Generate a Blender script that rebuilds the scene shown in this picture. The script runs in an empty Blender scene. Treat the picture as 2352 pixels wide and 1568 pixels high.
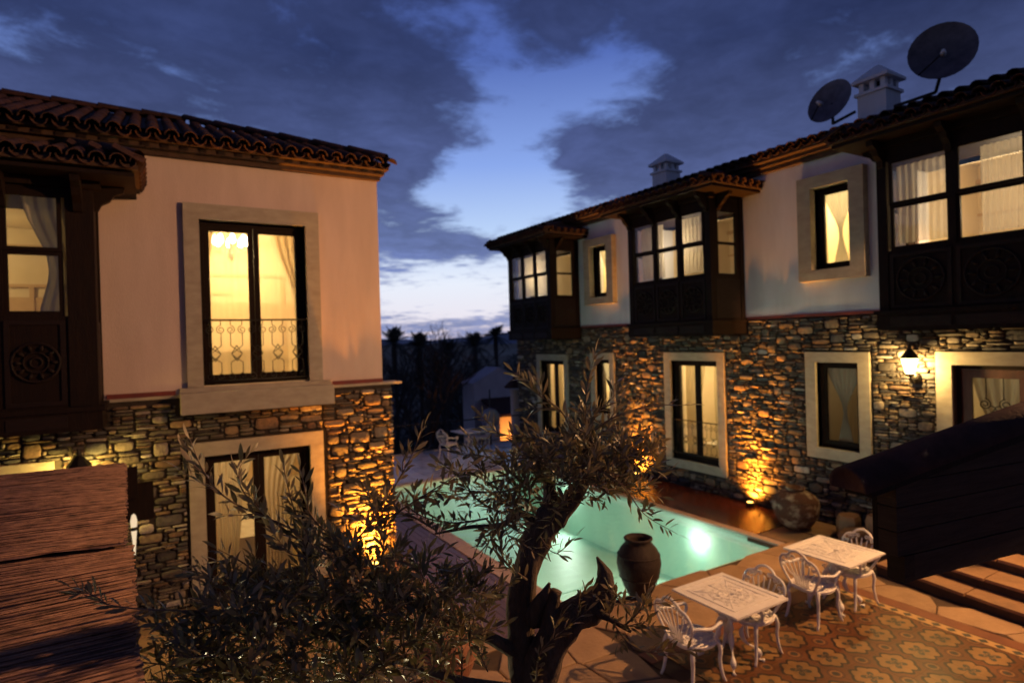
import bpy, math, random
import numpy as np
from math import sin, cos, pi, sqrt, atan2, radians
from mathutils import Vector, Matrix
RND = random.Random(7)
S = bpy.context.scene
COL = S.collection

# ------------------------------------------------------------------ camera
FPX = 1371.26
YAW, PITCH, ROLL = 0.5407977, -0.0036712, -0.0292909
CAM = Vector((0, 0, 3.6))
FW = Vector((sin(YAW)*cos(PITCH), cos(YAW)*cos(PITCH), sin(PITCH)))
_r = FW.cross(Vector((0, 0, 1))).normalized(); _u = _r.cross(FW)
RT = _r*cos(ROLL) + _u*sin(ROLL); UP = -_r*sin(ROLL) + _u*cos(ROLL)
cd = bpy.data.cameras.new('camera'); cam = bpy.data.objects.new('camera', cd); COL.objects.link(cam)
cam.matrix_world = Matrix(((RT.x, UP.x, -FW.x, CAM.x), (RT.y, UP.y, -FW.y, CAM.y), (RT.z, UP.z, -FW.z, CAM.z), (0, 0, 0, 1)))
cd.sensor_width = 36; cd.lens = 20.99; cd.clip_start = .05; cd.clip_end = 20000
cd.dof.use_dof = True; cd.dof.focus_distance = 2.35; cd.dof.aperture_fstop = 2.1
S.camera = cam
S.view_settings.view_transform = 'Standard'; S.view_settings.look = 'None'
S.view_settings.exposure = 0; S.view_settings.gamma = 1; S.view_settings.use_curve_mapping = False
try:
    S.cycles.use_denoising = True
    S.cycles.denoiser = 'OPENIMAGEDENOISE'
except Exception: pass
S.cycles.max_bounces = 7; S.cycles.diffuse_bounces = 3; S.cycles.glossy_bounces = 3
S.cycles.transparent_max_bounces = 12; S.cycles.transmission_bounces = 4
S.cycles.sample_clamp_indirect = 4; S.cycles.caustics_reflective = False; S.cycles.caustics_refractive = False
S.cycles.use_light_tree = True

def at(px, py, d):      # a point in the place at the depth d (metres along the view)
    v = FW + RT*((px-1176)/FPX) - UP*((py-784)/FPX)
    return CAM + v*d

# ------------------------------------------------------------------ node helpers
class NT:
    def __init__(s, tree): s.t = tree; s.n = tree.nodes; s.l = tree.links
    def new(s, typ, **kw):
        n = s.n.new(typ)
        for k, v in kw.items(): setattr(n, k, v)
        return n
    def put(s, sock, v):
        if isinstance(v, (int, float)): sock.default_value = v
        elif isinstance(v, (tuple, list)): sock.default_value = tuple(v) if len(v) == len(sock.default_value) else tuple(v)+(1,)
        else: s.l.new(v, sock)
    def m(s, op, a, b=0, c=None, clamp=False):
        n = s.new('ShaderNodeMath', operation=op); n.use_clamp = clamp
        s.put(n.inputs[0], a); s.put(n.inputs[1], b)
        if c is not None: s.put(n.inputs[2], c)
        return n.outputs[0]
    def v(s, op, a, b=(0, 0, 0), out=0):
        n = s.new('ShaderNodeVectorMath', operation=op); s.put(n.inputs[0], a)
        if op == 'SCALE': s.put(n.inputs['Scale'], b)
        else: s.put(n.inputs[1], b)
        return n.outputs[out] if op not in ('DOT_PRODUCT', 'LENGTH') else n.outputs['Value']
    def mix(s, f, a, b, mode='MIX'):
        n = s.new('ShaderNodeMix', data_type='RGBA', blend_type=mode); n.clamp_factor = True
        s.put(n.inputs[0], f); s.put(n.inputs[6], a); s.put(n.inputs[7], b); return n.outputs[2]
    def ramp(s, f, stops, interp='LINEAR'):
        n = s.new('ShaderNodeValToRGB'); cr = n.color_ramp; cr.interpolation = interp
        while len(cr.elements) < len(stops): cr.elements.new(.5)
        for e, (p, c) in zip(cr.elements, stops):
            e.position = p; e.color = tuple(c)+(1,) if len(c) == 3 else c
        s.put(n.inputs[0], f); return n.outputs[0]
    def noise(s, vec, scale, detail=4, rough=.55, out=0, dist=0):
        n = s.new('ShaderNodeTexNoise'); s.put(n.inputs['Vector'], vec); n.inputs['Scale'].default_value = scale
        n.inputs['Detail'].default_value = detail; n.inputs['Roughness'].default_value = rough; n.inputs['Distortion'].default_value = dist
        return n.outputs[out]
    def sep(s, v):
        n = s.new('ShaderNodeSeparateXYZ'); s.put(n.inputs[0], v); return n.outputs
    def comb(s, x, y, z=0):
        n = s.new('ShaderNodeCombineXYZ'); s.put(n.inputs[0], x); s.put(n.inputs[1], y); s.put(n.inputs[2], z); return n.outputs[0]

# ------------------------------------------------------------------ dusk sky
W = bpy.data.worlds.new('World'); S.world = W; W.use_nodes = True
wt = NT(W.node_tree); wt.n.clear()
wout = wt.new('ShaderNodeOutputWorld'); bg = wt.new('ShaderNodeBackground')
d = wt.v('NORMALIZE', wt.new('ShaderNodeTexCoord').outputs['Generated'])
dx, dy, dz = wt.sep(d)
az = wt.m('MULTIPLY', wt.m('ARCTAN2', dx, dy), 180/pi)
el = wt.m('MULTIPLY', wt.m('ARCSINE', dz), 180/pi)
e01 = wt.m('DIVIDE', el, 60, clamp=True)
clear = wt.ramp(e01, [(0, (.66, .52, .60)), (.035, (.84, .80, .88)), (.09, (.82, .87, .98)), (.17, (.50, .66, .95)), (.27, (.26, .40, .84)),
                      (.42, (.09, .155, .48)), (.62, (.045, .07, .26)), (1, (.03, .045, .18))])
vig = wt.ramp(e01, [(0, (.22, .25, .42)), (.13, (.11, .15, .33)), (.25, (.046, .060, .145)), (.42, (.016, .024, .074)), (.7, (.010, .0145, .052)), (1, (.008, .012, .045))])
pz = wt.m('ADD', wt.m('ABSOLUTE', dz), .11)
pl = wt.comb(wt.m('DIVIDE', dx, pz), wt.m('DIVIDE', dy, pz), wt.m('MULTIPLY', dz, 1.5))
n1 = wt.noise(pl, 1.75, 8, .6, dist=.35)
n2 = wt.noise(pl, 6.5, 6, .62, dist=.3)
n3 = wt.noise(wt.v('ADD', pl, (7.3, 2.1, 4)), 1.0, 5, .55)
ae = wt.comb(az, el, 0)
def blob(a, e, sa, se, k):
    q = wt.v('MULTIPLY', wt.v('SUBTRACT', ae, (a, e, 0)), (1/sa, 1/se, 0))
    return wt.m('MULTIPLY', wt.m('EXPONENT', wt.m('MULTIPLY', wt.v('DOT_PRODUCT', q, q), -1)), k)
bias = None
for b in [(24.5, 4.6, 9, 3.8, -1.15), (25.5, 13.5, 5, 3.2, -.62), (32, 16, 6.2, 4.8, -1.1), (31, 12, 5, 3, -.45), (37, 21.8, 5.5, 3.2, -.85), (43.5, 23.4, 4.5, 2.4, -.7), (30, 25.5, 3.2, 4.5, -.5), (35.5, 13.2, 3, 2, -.3),
          (25.5, 9.0, 5.5, 1.15, .95), (39.2, 17.0, 3.2, 2.4, .8), (43, 15, 6, 4, .3), (51, 19, 6, 6, .6), (33.5, 5.2, 2, 1, .3), (24, 1.6, 6, .45, .75), (33, 2.3, 3.2, .8, .5), (19, 17.5, 4.5, 5, .6), (12, 25, 12, 8, .2), (60, 28, 14, 9, .35), (34, 31, 6, 4, .35)]:
    t = blob(*b); bias = t if bias is None else wt.m('ADD', bias, t)
dens = wt.m('ADD', wt.m('MULTIPLY', wt.m('SUBTRACT', n1, .5), 2.7), wt.m('MULTIPLY', wt.m('SUBTRACT', n2, .5), 1.6))
dens = wt.m('ADD', wt.m('ADD', dens, .48), bias)
cov = wt.new('ShaderNodeMapRange', interpolation_type='SMOOTHSTEP'); wt.put(cov.inputs['Value'], dens)
cov.inputs['From Min'].default_value = -.30; cov.inputs['From Max'].default_value = .52
lit = wt.m('MULTIPLY', wt.m('SUBTRACT', wt.m('ADD', wt.m('MULTIPLY', n3, .6), wt.m('MULTIPLY', n1, .4)), .40), 4.2, clamp=True)
cloud = wt.mix(lit, vig, wt.mix(.5, wt.v('SCALE', vig, 2.0), (.044, .064, .168)))
rim = wt.m('MULTIPLY', wt.m('SUBTRACT', n2, .40), 2.6, clamp=True)
cloud = wt.mix(wt.m('MULTIPLY', rim, .5), cloud, wt.v('SCALE', cloud, 1.9))
skyc = wt.mix(wt.m('MULTIPLY', cov.outputs[0], .97), clear, cloud)
west = wt.m('ADD', wt.m('MULTIPLY', wt.m('ADD', wt.m('MULTIPLY', dx, sin(YAW)), wt.m('MULTIPLY', dy, cos(YAW))), .5), .5)
dusk = wt.new('ShaderNodeMapRange', interpolation_type='SMOOTHSTEP'); wt.put(dusk.inputs['Value'], west)
dusk.inputs['From Min'].default_value = .0; dusk.inputs['From Max'].default_value = .62; dusk.inputs['To Min'].default_value = .42; dusk.inputs['To Max'].default_value = 1.0
skyc = wt.v('SCALE', skyc, dusk.outputs[0])
below = wt.m('LESS_THAN', dz, -.002)
skyc = wt.mix(below, skyc, (.02, .022, .035))
wt.put(bg.inputs['Color'], skyc); bg.inputs['Strength'].default_value = 1.0
wt.l.new(bg.outputs[0], wout.inputs[0])

# ------------------------------------------------------------------ materials
MATS = {}
def mat(name, col, rough=.7, col2=None, scale=6, amt=1.0, bump=0, bscale=30, metal=0, rnd=0, stretch=None, coords='pos', spec=.5, sheen=0, colors=None):
    if name in MATS: return MATS[name]
    m = bpy.data.materials.new(name); m.use_nodes = True; t = NT(m.node_tree)
    bs = t.n['Principled BSDF']; bs.inputs['Roughness'].default_value = rough; bs.inputs['Metallic'].default_value = metal
    bs.inputs['Specular IOR Level'].default_value = spec
    geo = t.new('ShaderNodeNewGeometry'); oi = t.new('ShaderNodeObjectInfo')
    P = geo.outputs['Position'] if coords == 'pos' else t.new('ShaderNodeTexCoord').outputs['Object']
    r = t.m('FRACT', t.m('ADD', t.m('MULTIPLY', oi.outputs['Random'], 7.31), geo.outputs['Random Per Island']))
    if stretch: P = t.v('MULTIPLY', P, stretch)
    base = tuple(col)+(1,)
    if colors: base = t.ramp(r, colors, 'CONSTANT')
    nz = t.noise(P, scale, 5, .6)
    f = t.m('MULTIPLY', t.m('SUBTRACT', nz, .35), 2.6*amt, clamp=True)
    if col2 is not None: base = t.mix(f, base, col2)
    elif colors: base = t.mix(1, base, t.ramp(nz, [(.25, (.55,)*3), (.75, (1.35,)*3)]), 'MULTIPLY')
    if rnd:
        k = t.m('ADD', t.m('MULTIPLY', t.m('FRACT', t.m('MULTIPLY', r, 13.7)), 2*rnd), 1-rnd)
        base = t.v('SCALE', base, k)
    t.put(bs.inputs['Base Color'], base)
    if bump:
        bn = t.new('ShaderNodeBump'); bn.inputs['Strength'].default_value = bump; bn.inputs['Distance'].default_value = .02
        t.put(bn.inputs['Height'], t.noise(P, bscale, 6, .6)); t.l.new(bn.outputs[0], bs.inputs['Normal'])
        t.put(bs.inputs['Roughness'], t.m('ADD', t.m('MULTIPLY', nz, .25), rough-.12))
    MATS[name] = m; return m

def emit(name, col, strength, clear=False):
    if name in MATS: return MATS[name]
    m = bpy.data.materials.new(name); m.use_nodes = True; t = NT(m.node_tree); t.n.clear()
    e = t.new('ShaderNodeEmission'); e.inputs[0].default_value = tuple(col)+(1,); e.inputs[1].default_value = strength
    o = t.new('ShaderNodeOutputMaterial'); t.l.new(e.outputs[0], o.inputs[0]); MATS[name] = m
    if clear: tr = t.new('ShaderNodeBsdfTransparent'); ad = t.new('ShaderNodeAddShader'); t.l.new(e.outputs[0], ad.inputs[0]); t.l.new(tr.outputs[0], ad.inputs[1]); t.l.new(ad.outputs[0], o.inputs[0])
    return m

STONES = [(0, (.11, .09, .075)), (.09, (.22, .16, .11)), (.17, (.12, .105, .10)), (.27, (.30, .22, .14)), (.36, (.07, .06, .053)), (.45, (.18, .11, .07)),
          (.54, (.34, .28, .22)), (.63, (.14, .11, .085)), (.72, (.24, .195, .15)), (.80, (.09, .085, .09)), (.86, (.30, .19, .11)), (.94, (.50, .44, .38))]
M_stone = mat('rubble_stone', (0, 0, 0), .78, colors=[(p_, tuple(c_*.82 for c_ in q_)) for p_, q_ in STONES], scale=14, bump=.9, bscale=34, rnd=.12)
M_mortar = mat('dark_joint_mortar', (.045, .034, .026), .95, (.026, .02, .016), 12, bump=.6, bscale=40)
M_plaster = mat('lime_plaster', (.66, .52, .455), .9, (.52, .405, .35), 1.5, .8, bump=.3, bscale=50, stretch=(1.6, 1.6, .35))
M_plaster2 = mat('white_plaster', (.74, .755, .82), .9, (.58, .585, .63), 1.4, .8, bump=.28, bscale=45, stretch=(1.6, 1.6, .35))
M_trav = mat('travertine', (.43, .375, .29), .72, (.29, .245, .185), 4.5, .75, bump=.4, bscale=45, stretch=(1, 1, 2.2))
M_wood = mat('dark_walnut', (.012, .0065, .0045), .65, (.022, .011, .007), 7, .8, bump=.35, bscale=25, stretch=(3, 3, .5), spec=.14)
M_wood2 = mat('dark_walnut_panel', (.020, .010, .0065), .6, (.011, .006, .005), 9, .8, bump=.35, bscale=30, stretch=(.7, .7, 3), spec=.22)
M_red = mat('dark_red_band', (.20, .035, .03), .75, (.12, .03, .03), 6)
M_tile = mat('terracotta_tile', (.060, .021, .013), .9, (.030, .015, .012), 7, .8, bump=.4, bscale=30, rnd=.35)
M_corn = mat('wood_cornice', (.075, .038, .022), .85, (.042, .023, .015), 8, bump=.3)
M_iron = mat('black_iron', (.018, .015, .013), .5, metal=.4)
M_white = mat('white_painted_aluminium', (.80, .77, .74), .42, (.66, .60, .54), 14, .6, bump=.12, bscale=60)
M_flag = mat('sandstone_flag', (.38, .235, .125), .62, (.25, .15, .08), 3.5, .8, bump=.45, bscale=22, rnd=.17)
M_grout = mat('dark_grout', (.075, .045, .028), .95, (.05, .03, .02), 10)
M_step = mat('weathered_step_stone', (.36, .20, .10), .6, (.20, .11, .06), 4, .9, bump=.5, bscale=20, rnd=.15)
M_deckr = mat('oiled_red_deck', (.15, .040, .016), .15, (.085, .026, .013), 5, .8, bump=.06, bscale=14, stretch=(5, .5, 1), rnd=.15)
M_deckl = mat('grey_brown_deck', (.15, .085, .065), .38, (.10, .06, .05), 5, .8, bump=.25, bscale=16, stretch=(5, .5, 1), rnd=.15)
M_cope = mat('pale_coping', (.50, .36, .28), .5, (.38, .27, .21), 6, .7, bump=.3)
M_pave = mat('wet_grey_paver', (.60, .58, .62), .15, (.44, .42, .46), 5, .8, bump=.06, bscale=10, rnd=.15, spec=1.0)
M_aqua = mat('aqua_mosaic', (.46, .68, .55), .5, (.36, .60, .48), 1.2, .8)
M_jar = mat('aged_terracotta_jar', (.028, .014, .010), .8, (.016, .009, .008), 9, bump=.5, bscale=25)
M_urn = mat('flaking_lime_urn', (.40, .31, .22), .85, (.10, .04, .022), 5, 2.4, bump=.7, bscale=22)
M_terra = mat('terracotta_jug', (.34, .14, .07), .75, (.24, .10, .055), 7, bump=.3)
M_bark = mat('olive_bark', (.16, .11, .075), .9, (.07, .05, .036), 16, 1.1, bump=1.0, bscale=38, stretch=(1.6, 1.6, .6))
M_twig = mat('olive_twig', (.24, .16, .10), .8, (.15, .10, .07), 20)
M_room = mat('cream_room_wall', (.72, .60, .40), .85, (.66, .54, .34), 2)
M_roomd = mat('warm_room_trim', (.55, .38, .2), .7, (.45, .30, .15), 3)
M_bed = mat('room_linen', (.75, .68, .55), .9, (.6, .5, .36), 5)
M_dish = mat('grey_mesh_dish', (.15, .13, .15), .45, (.055, .05, .06), 5, metal=.3)
M_far = mat('far_hill', (.26, .29, .36), 1, (.22, .25, .32), .004)  # pale blue-grey: distance haze is put into the hill colour
M_far2 = mat('near_hill', (.20, .23, .30), 1, (.16, .19, .25), .01)  # bluish too, with air haze mixed into the colour of this nearer ridge
M_ground = mat('dark_soil', (.05, .042, .034), 1, (.03, .028, .022), 1.5)
M_dark = mat('dark_foliage', (.06, .07, .06), .8, (.035, .042, .036), 4)
M_twd = mat('bare_bark', (.06, .05, .045), .9, (.035, .03, .028), 6)
M_gable = mat('pale_gable_render', (.62, .58, .62), .9, (.46, .42, .46), 1.2)
M_asph = mat('roof_sheet', (.12, .12, .13), .6)
M_para = mat('blue_grey_canvas', (.24, .27, .36), .8, (.18, .2, .28), 5)

def mat_reed():
    m = bpy.data.materials.new('reed_matting'); m.use_nodes = True; t = NT(m.node_tree); bs = t.n['Principled BSDF']
    P = t.new('ShaderNodeNewGeometry').outputs['Position']
    a = t.noise(t.v('MULTIPLY', P, (8, 48, 1)), 1, 4, .6); b = t.noise(t.v('MULTIPLY', P, (14, 26, 1)), 1, 3, .6)
    c = t.ramp(t.m('ADD', t.m('MULTIPLY', a, .6), t.m('MULTIPLY', b, .4)), [(.36, (.055, .03, .02)), (.5, (.24, .125, .085)), (.66, (.40, .22, .145))])
    t.put(bs.inputs['Base Color'], c); bs.inputs['Roughness'].default_value = .8
    bn = t.new('ShaderNodeBump'); bn.inputs['Strength'].default_value = 1; bn.inputs['Distance'].default_value = .012
    t.put(bn.inputs['Height'], t.m('ADD', a, b)); t.l.new(bn.outputs[0], bs.inputs['Normal']); return m
M_reed = mat_reed()

def mat_leaf():
    m = bpy.data.materials.new('olive_leaf'); m.use_nodes = True; t = NT(m.node_tree); bs = t.n['Principled BSDF']
    g = t.new('ShaderNodeNewGeometry'); oi = t.new('ShaderNodeObjectInfo')
    r = t.m('FRACT', t.m('ADD', t.m('MULTIPLY', oi.outputs['Random'], 5.3), g.outputs['Random Per Island']))
    top = t.ramp(r, [(0, (.07, .085, .05)), (.5, (.10, .105, .06)), (.85, (.15, .12, .065)), (1, (.20, .14, .07))])
    und = t.ramp(r, [(0, (.30, .25, .17)), (1, (.40, .31, .19))])
    t.put(bs.inputs['Base Color'], t.mix(g.outputs['Backfacing'], top, und)); bs.inputs['Roughness'].default_value = .42
    tr = t.new('ShaderNodeBsdfTranslucent'); tr.inputs[0].default_value = (.25, .19, .07, 1)
    mx = t.new('ShaderNodeMixShader'); mx.inputs[0].default_value = .25
    t.l.new(bs.outputs[0], mx.inputs[1]); t.l.new(tr.outputs[0], mx.inputs[2]); t.l.new(mx.outputs[0], t.n['Material Output'].inputs[0]); return m
M_leaf = mat_leaf()

def mat_glass(name='window_glass', tint=(1, 1, 1), f=1.0):
    m = bpy.data.materials.new(name); m.use_nodes = True; t = NT(m.node_tree); t.n.clear()
    tr = t.new('ShaderNodeBsdfTransparent'); tr.inputs[0].default_value = tuple(tint)+(1,)
    gl = t.new('ShaderNodeBsdfGlossy'); gl.inputs['Roughness'].default_value = .03
    fr = t.new('ShaderNodeFresnel'); fr.inputs[0].default_value = 1.5
    P = t.new('ShaderNodeNewGeometry').outputs['Position']
    bn = t.new('ShaderNodeBump'); bn.inputs['Strength'].default_value = .05; bn.inputs['Distance'].default_value = .05
    t.put(bn.inputs['Height'], t.noise(P, 2.5, 2)); t.l.new(bn.outputs[0], gl.inputs['Normal'])
    mx = t.new('ShaderNodeMixShader'); t.put(mx.inputs[0], t.m('MULTIPLY', t.m('MULTIPLY', fr.outputs[0], 1.7*f, clamp=True), t.m('SUBTRACT', 1, t.new('ShaderNodeNewGeometry').outputs['Backfacing'])))
    t.l.new(tr.outputs[0], mx.inputs[1]); t.l.new(gl.outputs[0], mx.inputs[2])
    o = t.new('ShaderNodeOutputMaterial'); t.l.new(mx.outputs[0], o.inputs[0]); return m
M_glass = mat_glass()

def mat_water():
    m = bpy.data.materials.new('pool_water'); m.use_nodes = True; t = NT(m.node_tree); t.n.clear()
    tr = t.new('ShaderNodeBsdfTransparent'); tr.inputs[0].default_value = (.86, .97, .92, 1)
    gl = t.new('ShaderNodeBsdfGlossy'); gl.inputs['Roughness'].default_value = .07
    fr = t.new('ShaderNodeFresnel'); fr.inputs[0].default_value = 1.33
    P = t.new('ShaderNodeNewGeometry').outputs['Position']
    bn = t.new('ShaderNodeBump'); bn.inputs['Strength'].default_value = .35; bn.inputs['Distance'].default_value = .02
    t.put(bn.inputs['Height'], t.noise(t.v('MULTIPLY', P, (1, 1.6, 1)), 3.5, 3, .5)); t.l.new(bn.outputs[0], gl.inputs['Normal']); t.l.new(bn.outputs[0], fr.inputs['Normal'])
    mx = t.new('ShaderNodeMixShader'); t.put(mx.inputs[0], t.m('MULTIPLY', fr.outputs[0], t.m('SUBTRACT', 1, t.new('ShaderNodeNewGeometry').outputs['Backfacing'])))
    t.l.new(tr.outputs[0], mx.inputs[1]); t.l.new(gl.outputs[0], mx.inputs[2])
    o = t.new('ShaderNodeOutputMaterial'); t.l.new(mx.outputs[0], o.inputs[0]); return m
M_water = mat_water()

def mat_curtain(name, col, transp=.25, trans=.5):
    m = bpy.data.materials.new(name); m.use_nodes = True; t = NT(m.node_tree); t.n.clear()
    P = t.new('ShaderNodeNewGeometry').outputs['Position']
    c = t.mix(t.noise(t.v('MULTIPLY', P, (1, 1, .15)), 9, 3), col, tuple(x*.75 for x in col))
    df = t.new('ShaderNodeBsdfDiffuse'); tl = t.new('ShaderNodeBsdfTranslucent'); tr = t.new('ShaderNodeBsdfTransparent')
    t.put(df.inputs[0], c); t.put(tl.inputs[0], c)
    a = t.new('ShaderNodeMixShader'); a.inputs[0].default_value = trans; t.l.new(df.outputs[0], a.inputs[1]); t.l.new(tl.outputs[0], a.inputs[2])
    b = t.new('ShaderNodeMixShader'); b.inputs[0].default_value = transp; t.l.new(a.outputs[0], b.inputs[1]); t.l.new(tr.outputs[0], b.inputs[2])
    o = t.new('ShaderNodeOutputMaterial'); t.l.new(b.outputs[0], o.inputs[0]); return m
M_sheer = mat_curtain('sheer_curtain', (.8, .74, .6), .42, .6)
M_drape = mat_curtain('heavy_drape', (.62, .50, .30), .08, .6)
M_drapeg = mat_curtain('grey_drape', (.5, .47, .38), .06, .45)

def mat_cement():
    m = bpy.data.materials.new('patterned_cement_tile'); m.use_nodes = True; t = NT(m.node_tree); bs = t.n['Principled BSDF']
    P = t.new('ShaderNodeNewGeometry').outputs['Position']
    x, y, z = t.sep(P)
    def cell(v, o): return t.m('SUBTRACT', t.m('MULTIPLY', t.m('FRACT', t.m('DIVIDE', t.m('SUBTRACT', v, o), .48)), 2), 1)
    u = cell(x, 7.0); v = cell(y, 3.18)                      # -1..1 across one four-tile medallion
    au = t.m('ABSOLUTE', u); av = t.m('ABSOLUTE', v)
    r = t.m('SQRT', t.m('ADD', t.m('MULTIPLY', u, u), t.m('MULTIPLY', v, v)))
    th = t.m('ARCTAN2', v, u)
    lobe = t.m('ADD', .74, t.m('MULTIPLY', t.m('ABSOLUTE', t.m('COSINE', t.m('MULTIPLY', th, 2))), .16))
    lobe = t.m('SUBTRACT', lobe, t.m('MULTIPLY', t.m('POWER', t.m('ABSOLUTE', t.m('COSINE', t.m('MULTIPLY', t.m('ADD', th, 0), 2))), 14), .22))
    ds = t.m('SUBTRACT', r, lobe)
    def band(d, w): return t.m('LESS_THAN', t.m('ABSOLUTE', d), w)
    c = t.mix(t.m('LESS_THAN', ds, 0), (.20, .075, .026), (.38, .21, .075))
    # outside: corner rosettes
    cu = t.m('SUBTRACT', 1, au); cv = t.m('SUBTRACT', 1, av)
    rc = t.m('SQRT', t.m('ADD', t.m('MULTIPLY', cu, cu), t.m('MULTIPLY', cv, cv)))
    c = t.mix(band(t.m('SUBTRACT', rc, .34), .035), c, (.12, .05, .03))
    c = t.mix(t.m('LESS_THAN', rc, .15), c, (.06, .055, .05))
    c = t.mix(band(t.m('SUBTRACT', rc, .22), .025), c, (.40, .21, .08))
    c = t.mix(band(ds, .065), c, (.035, .024, .02))
    # centre flower: eight petals
    pet = t.m('MULTIPLY', t.m('ABSOLUTE', t.m('SINE', t.m('MULTIPLY', th, 2))), .40)
    c = t.mix(t.m('LESS_THAN', r, t.m('ADD', pet, .05)), c, (.075, .075, .06))
    c = t.mix(t.m('LESS_THAN', t.m('ABSOLUTE', t.m('SUBTRACT', r, t.m('MULTIPLY', pet, .55))), .025), c, (.36, .2, .08))
    wr = t.noise(P, 2.2, 5, .6); c = t.mix(1, c, t.ramp(wr, [(.3, (.36,)*3), (.7, (.80,)*3)]), 'MULTIPLY')
    t.put(bs.inputs['Base Color'], c); t.put(bs.inputs['Roughness'], t.m('ADD', .28, t.m('MULTIPLY', wr, .35)))
    return m
M_cement = mat_cement()
def mat_check():
    m = bpy.data.materials.new('border_cement_tile'); m.use_nodes = True; t = NT(m.node_tree); bs = t.n['Principled BSDF']
    P = t.new('ShaderNodeNewGeometry').outputs['Position']; x, y, z = t.sep(P)
    f = t.m('ABSOLUTE', t.m('SUBTRACT', t.m('MULTIPLY', t.m('FRACT', t.m('DIVIDE', y, .16)), 2), 1))
    g = t.m('ABSOLUTE', t.m('DIVIDE', t.m('SUBTRACT', x, 8.04), .075))
    c = t.mix(t.m('LESS_THAN', t.m('ADD', f, g), .72), (.44, .27, .11), (.06, .06, .05))
    c = t.mix(t.m('GREATER_THAN', g, .86), c, (.10, .045, .03))
    t.put(bs.inputs['Base Color'], c); bs.inputs['Roughness'].default_value = .42; return m
M_check = mat_check()

# ------------------------------------------------------------------ geometry helpers
WL = {}       # world location of every object
class MB:
    def __init__(s): s.v = []; s.f = []; s.sm = []
    def add(s, vs, fs, smooth=False):
        o = len(s.v); s.v += [tuple(p) for p in vs]; s.f += [tuple(i+o for i in f) for f in fs]; s.sm += [smooth]*len(fs); return s
    def box(s, x0, x1, y0, y1, z0, z1):
        if x0 > x1: x0, x1 = x1, x0
        if y0 > y1: y0, y1 = y1, y0
        v = [(x, y, z) for z in (z0, z1) for y in (y0, y1) for x in (x0, x1)]
        return s.add(v, [(0, 2, 3, 1), (4, 5, 7, 6), (0, 1, 5, 4), (2, 6, 7, 3), (0, 4, 6, 2), (1, 3, 7, 5)])
    def prism(s, poly, ax):                 # poly: list of 3d points (planar), extruded along ax
        n = len(poly); a = Vector(ax); top = [Vector(p)+a for p in poly]
        return s.add([Vector(p) for p in poly]+top, [tuple(range(n-1, -1, -1)), tuple(range(n, 2*n))]+[(i, (i+1) % n, n+(i+1) % n, n+i) for i in range(n)])
    def tube(s, pts, rad, n=6, cap=True, flat=1.0, smooth=True):
        pts = [Vector(p) for p in pts]; m = len(pts)
        if not hasattr(rad, '__len__'): rad = [rad]*m
        vs = []; pn = None
        for i in range(m):
            tg = (pts[min(i+1, m-1)]-pts[max(i-1, 0)]); tg = tg.normalized() if tg.length > 1e-9 else Vector((0, 0, 1))
            if pn is None:
                h = Vector((0, 0, 1)) if abs(tg.z) < .9 else Vector((1, 0, 0)); pn = tg.cross(h).normalized()
            else:
                pn = pn - tg*pn.dot(tg); pn = pn.normalized() if pn.length > 1e-6 else tg.orthogonal().normalized()
            b = tg.cross(pn)
            for k in range(n):
                a = 2*pi*k/n; vs.append(pts[i]+(pn*cos(a)*flat+b*sin(a))*rad[i])
        fs = [(i*n+k, i*n+(k+1) % n, (i+1)*n+(k+1) % n, (i+1)*n+k) for i in range(m-1) for k in range(n)]
        if cap: fs += [tuple(range(n-1, -1, -1)), tuple((m-1)*n+k for k in range(n))]
        return s.add(vs, fs, smooth)
    def lathe(s, prof, c, n=20, smooth=True):
        vs = []; m = len(prof)
        for r, z in prof:
            for k in range(n): a = 2*pi*k/n; vs.append((c[0]+r*cos(a), c[1]+r*sin(a), c[2]+z))
        fs = [(i*n+k, i*n+(k+1) % n, (i+1)*n+(k+1) % n, (i+1)*n+k) for i in range(m-1) for k in range(n)]
        if prof[0][0] > 1e-6: fs.append(tuple(range(n-1, -1, -1)))
        if prof[-1][0] > 1e-6: fs.append(tuple((m-1)*n+k for k in range(n)))
        return s.add(vs, fs, smooth)
    def mesh(s, name, m):
        me = bpy.data.meshes.new(name); me.from_pydata(s.v, [], s.f)
        if m: me.materials.append(m)
        if any(s.sm): me.polygons.foreach_set('use_smooth', s.sm)
        me.update(); return me
    def build(s, name, m, parent=None, kind=None, **props):
        o = bpy.data.objects.new(name, s.mesh(name, m)); COL.objects.link(o)
        if parent is not None: attach(o, parent, (0, 0, 0))
        else: WL[o.name] = Vector((0, 0, 0))
        return tag(o, kind=kind, **props)
def tag(o, label=None, category=None, group=None, kind=None):
    if label: o['label'] = label
    if category: o['category'] = category
    if group: o['group'] = group
    if kind: o['kind'] = kind
    return o
def attach(o, parent, wloc):
    w = Vector(wloc); o.parent = parent; o.location = w - WL[parent.name]; WL[o.name] = w
def thing(name, label, category, loc=(0, 0, 0), group=None, rotz=0, kind=None, parent=None):
    o = bpy.data.objects.new(name, None); COL.objects.link(o); o.empty_display_size = .1
    if parent is not None: attach(o, parent, loc)
    else: o.location = loc; WL[o.name] = Vector(loc)
    o.rotation_euler = (0, 0, rotz); return tag(o, label, category, group, kind)
def inst(name, me, parent, wloc, scale=(1, 1, 1), rot=None):
    o = bpy.data.objects.new(name, me); COL.objects.link(o); attach(o, parent, wloc); o.scale = scale
    if rot: o.rotation_euler = rot
    return o
def copy_tree(o, loc=None, rotz=None, label=None, parent=None):
    c = o.copy(); COL.objects.link(c); c.parent = parent
    if loc is not None: c.location = loc; c.rotation_euler = (0, 0, rotz or 0)
    if label: c['label'] = label
    for ch in list(o.children): copy_tree(ch, parent=c)
    return c
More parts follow.
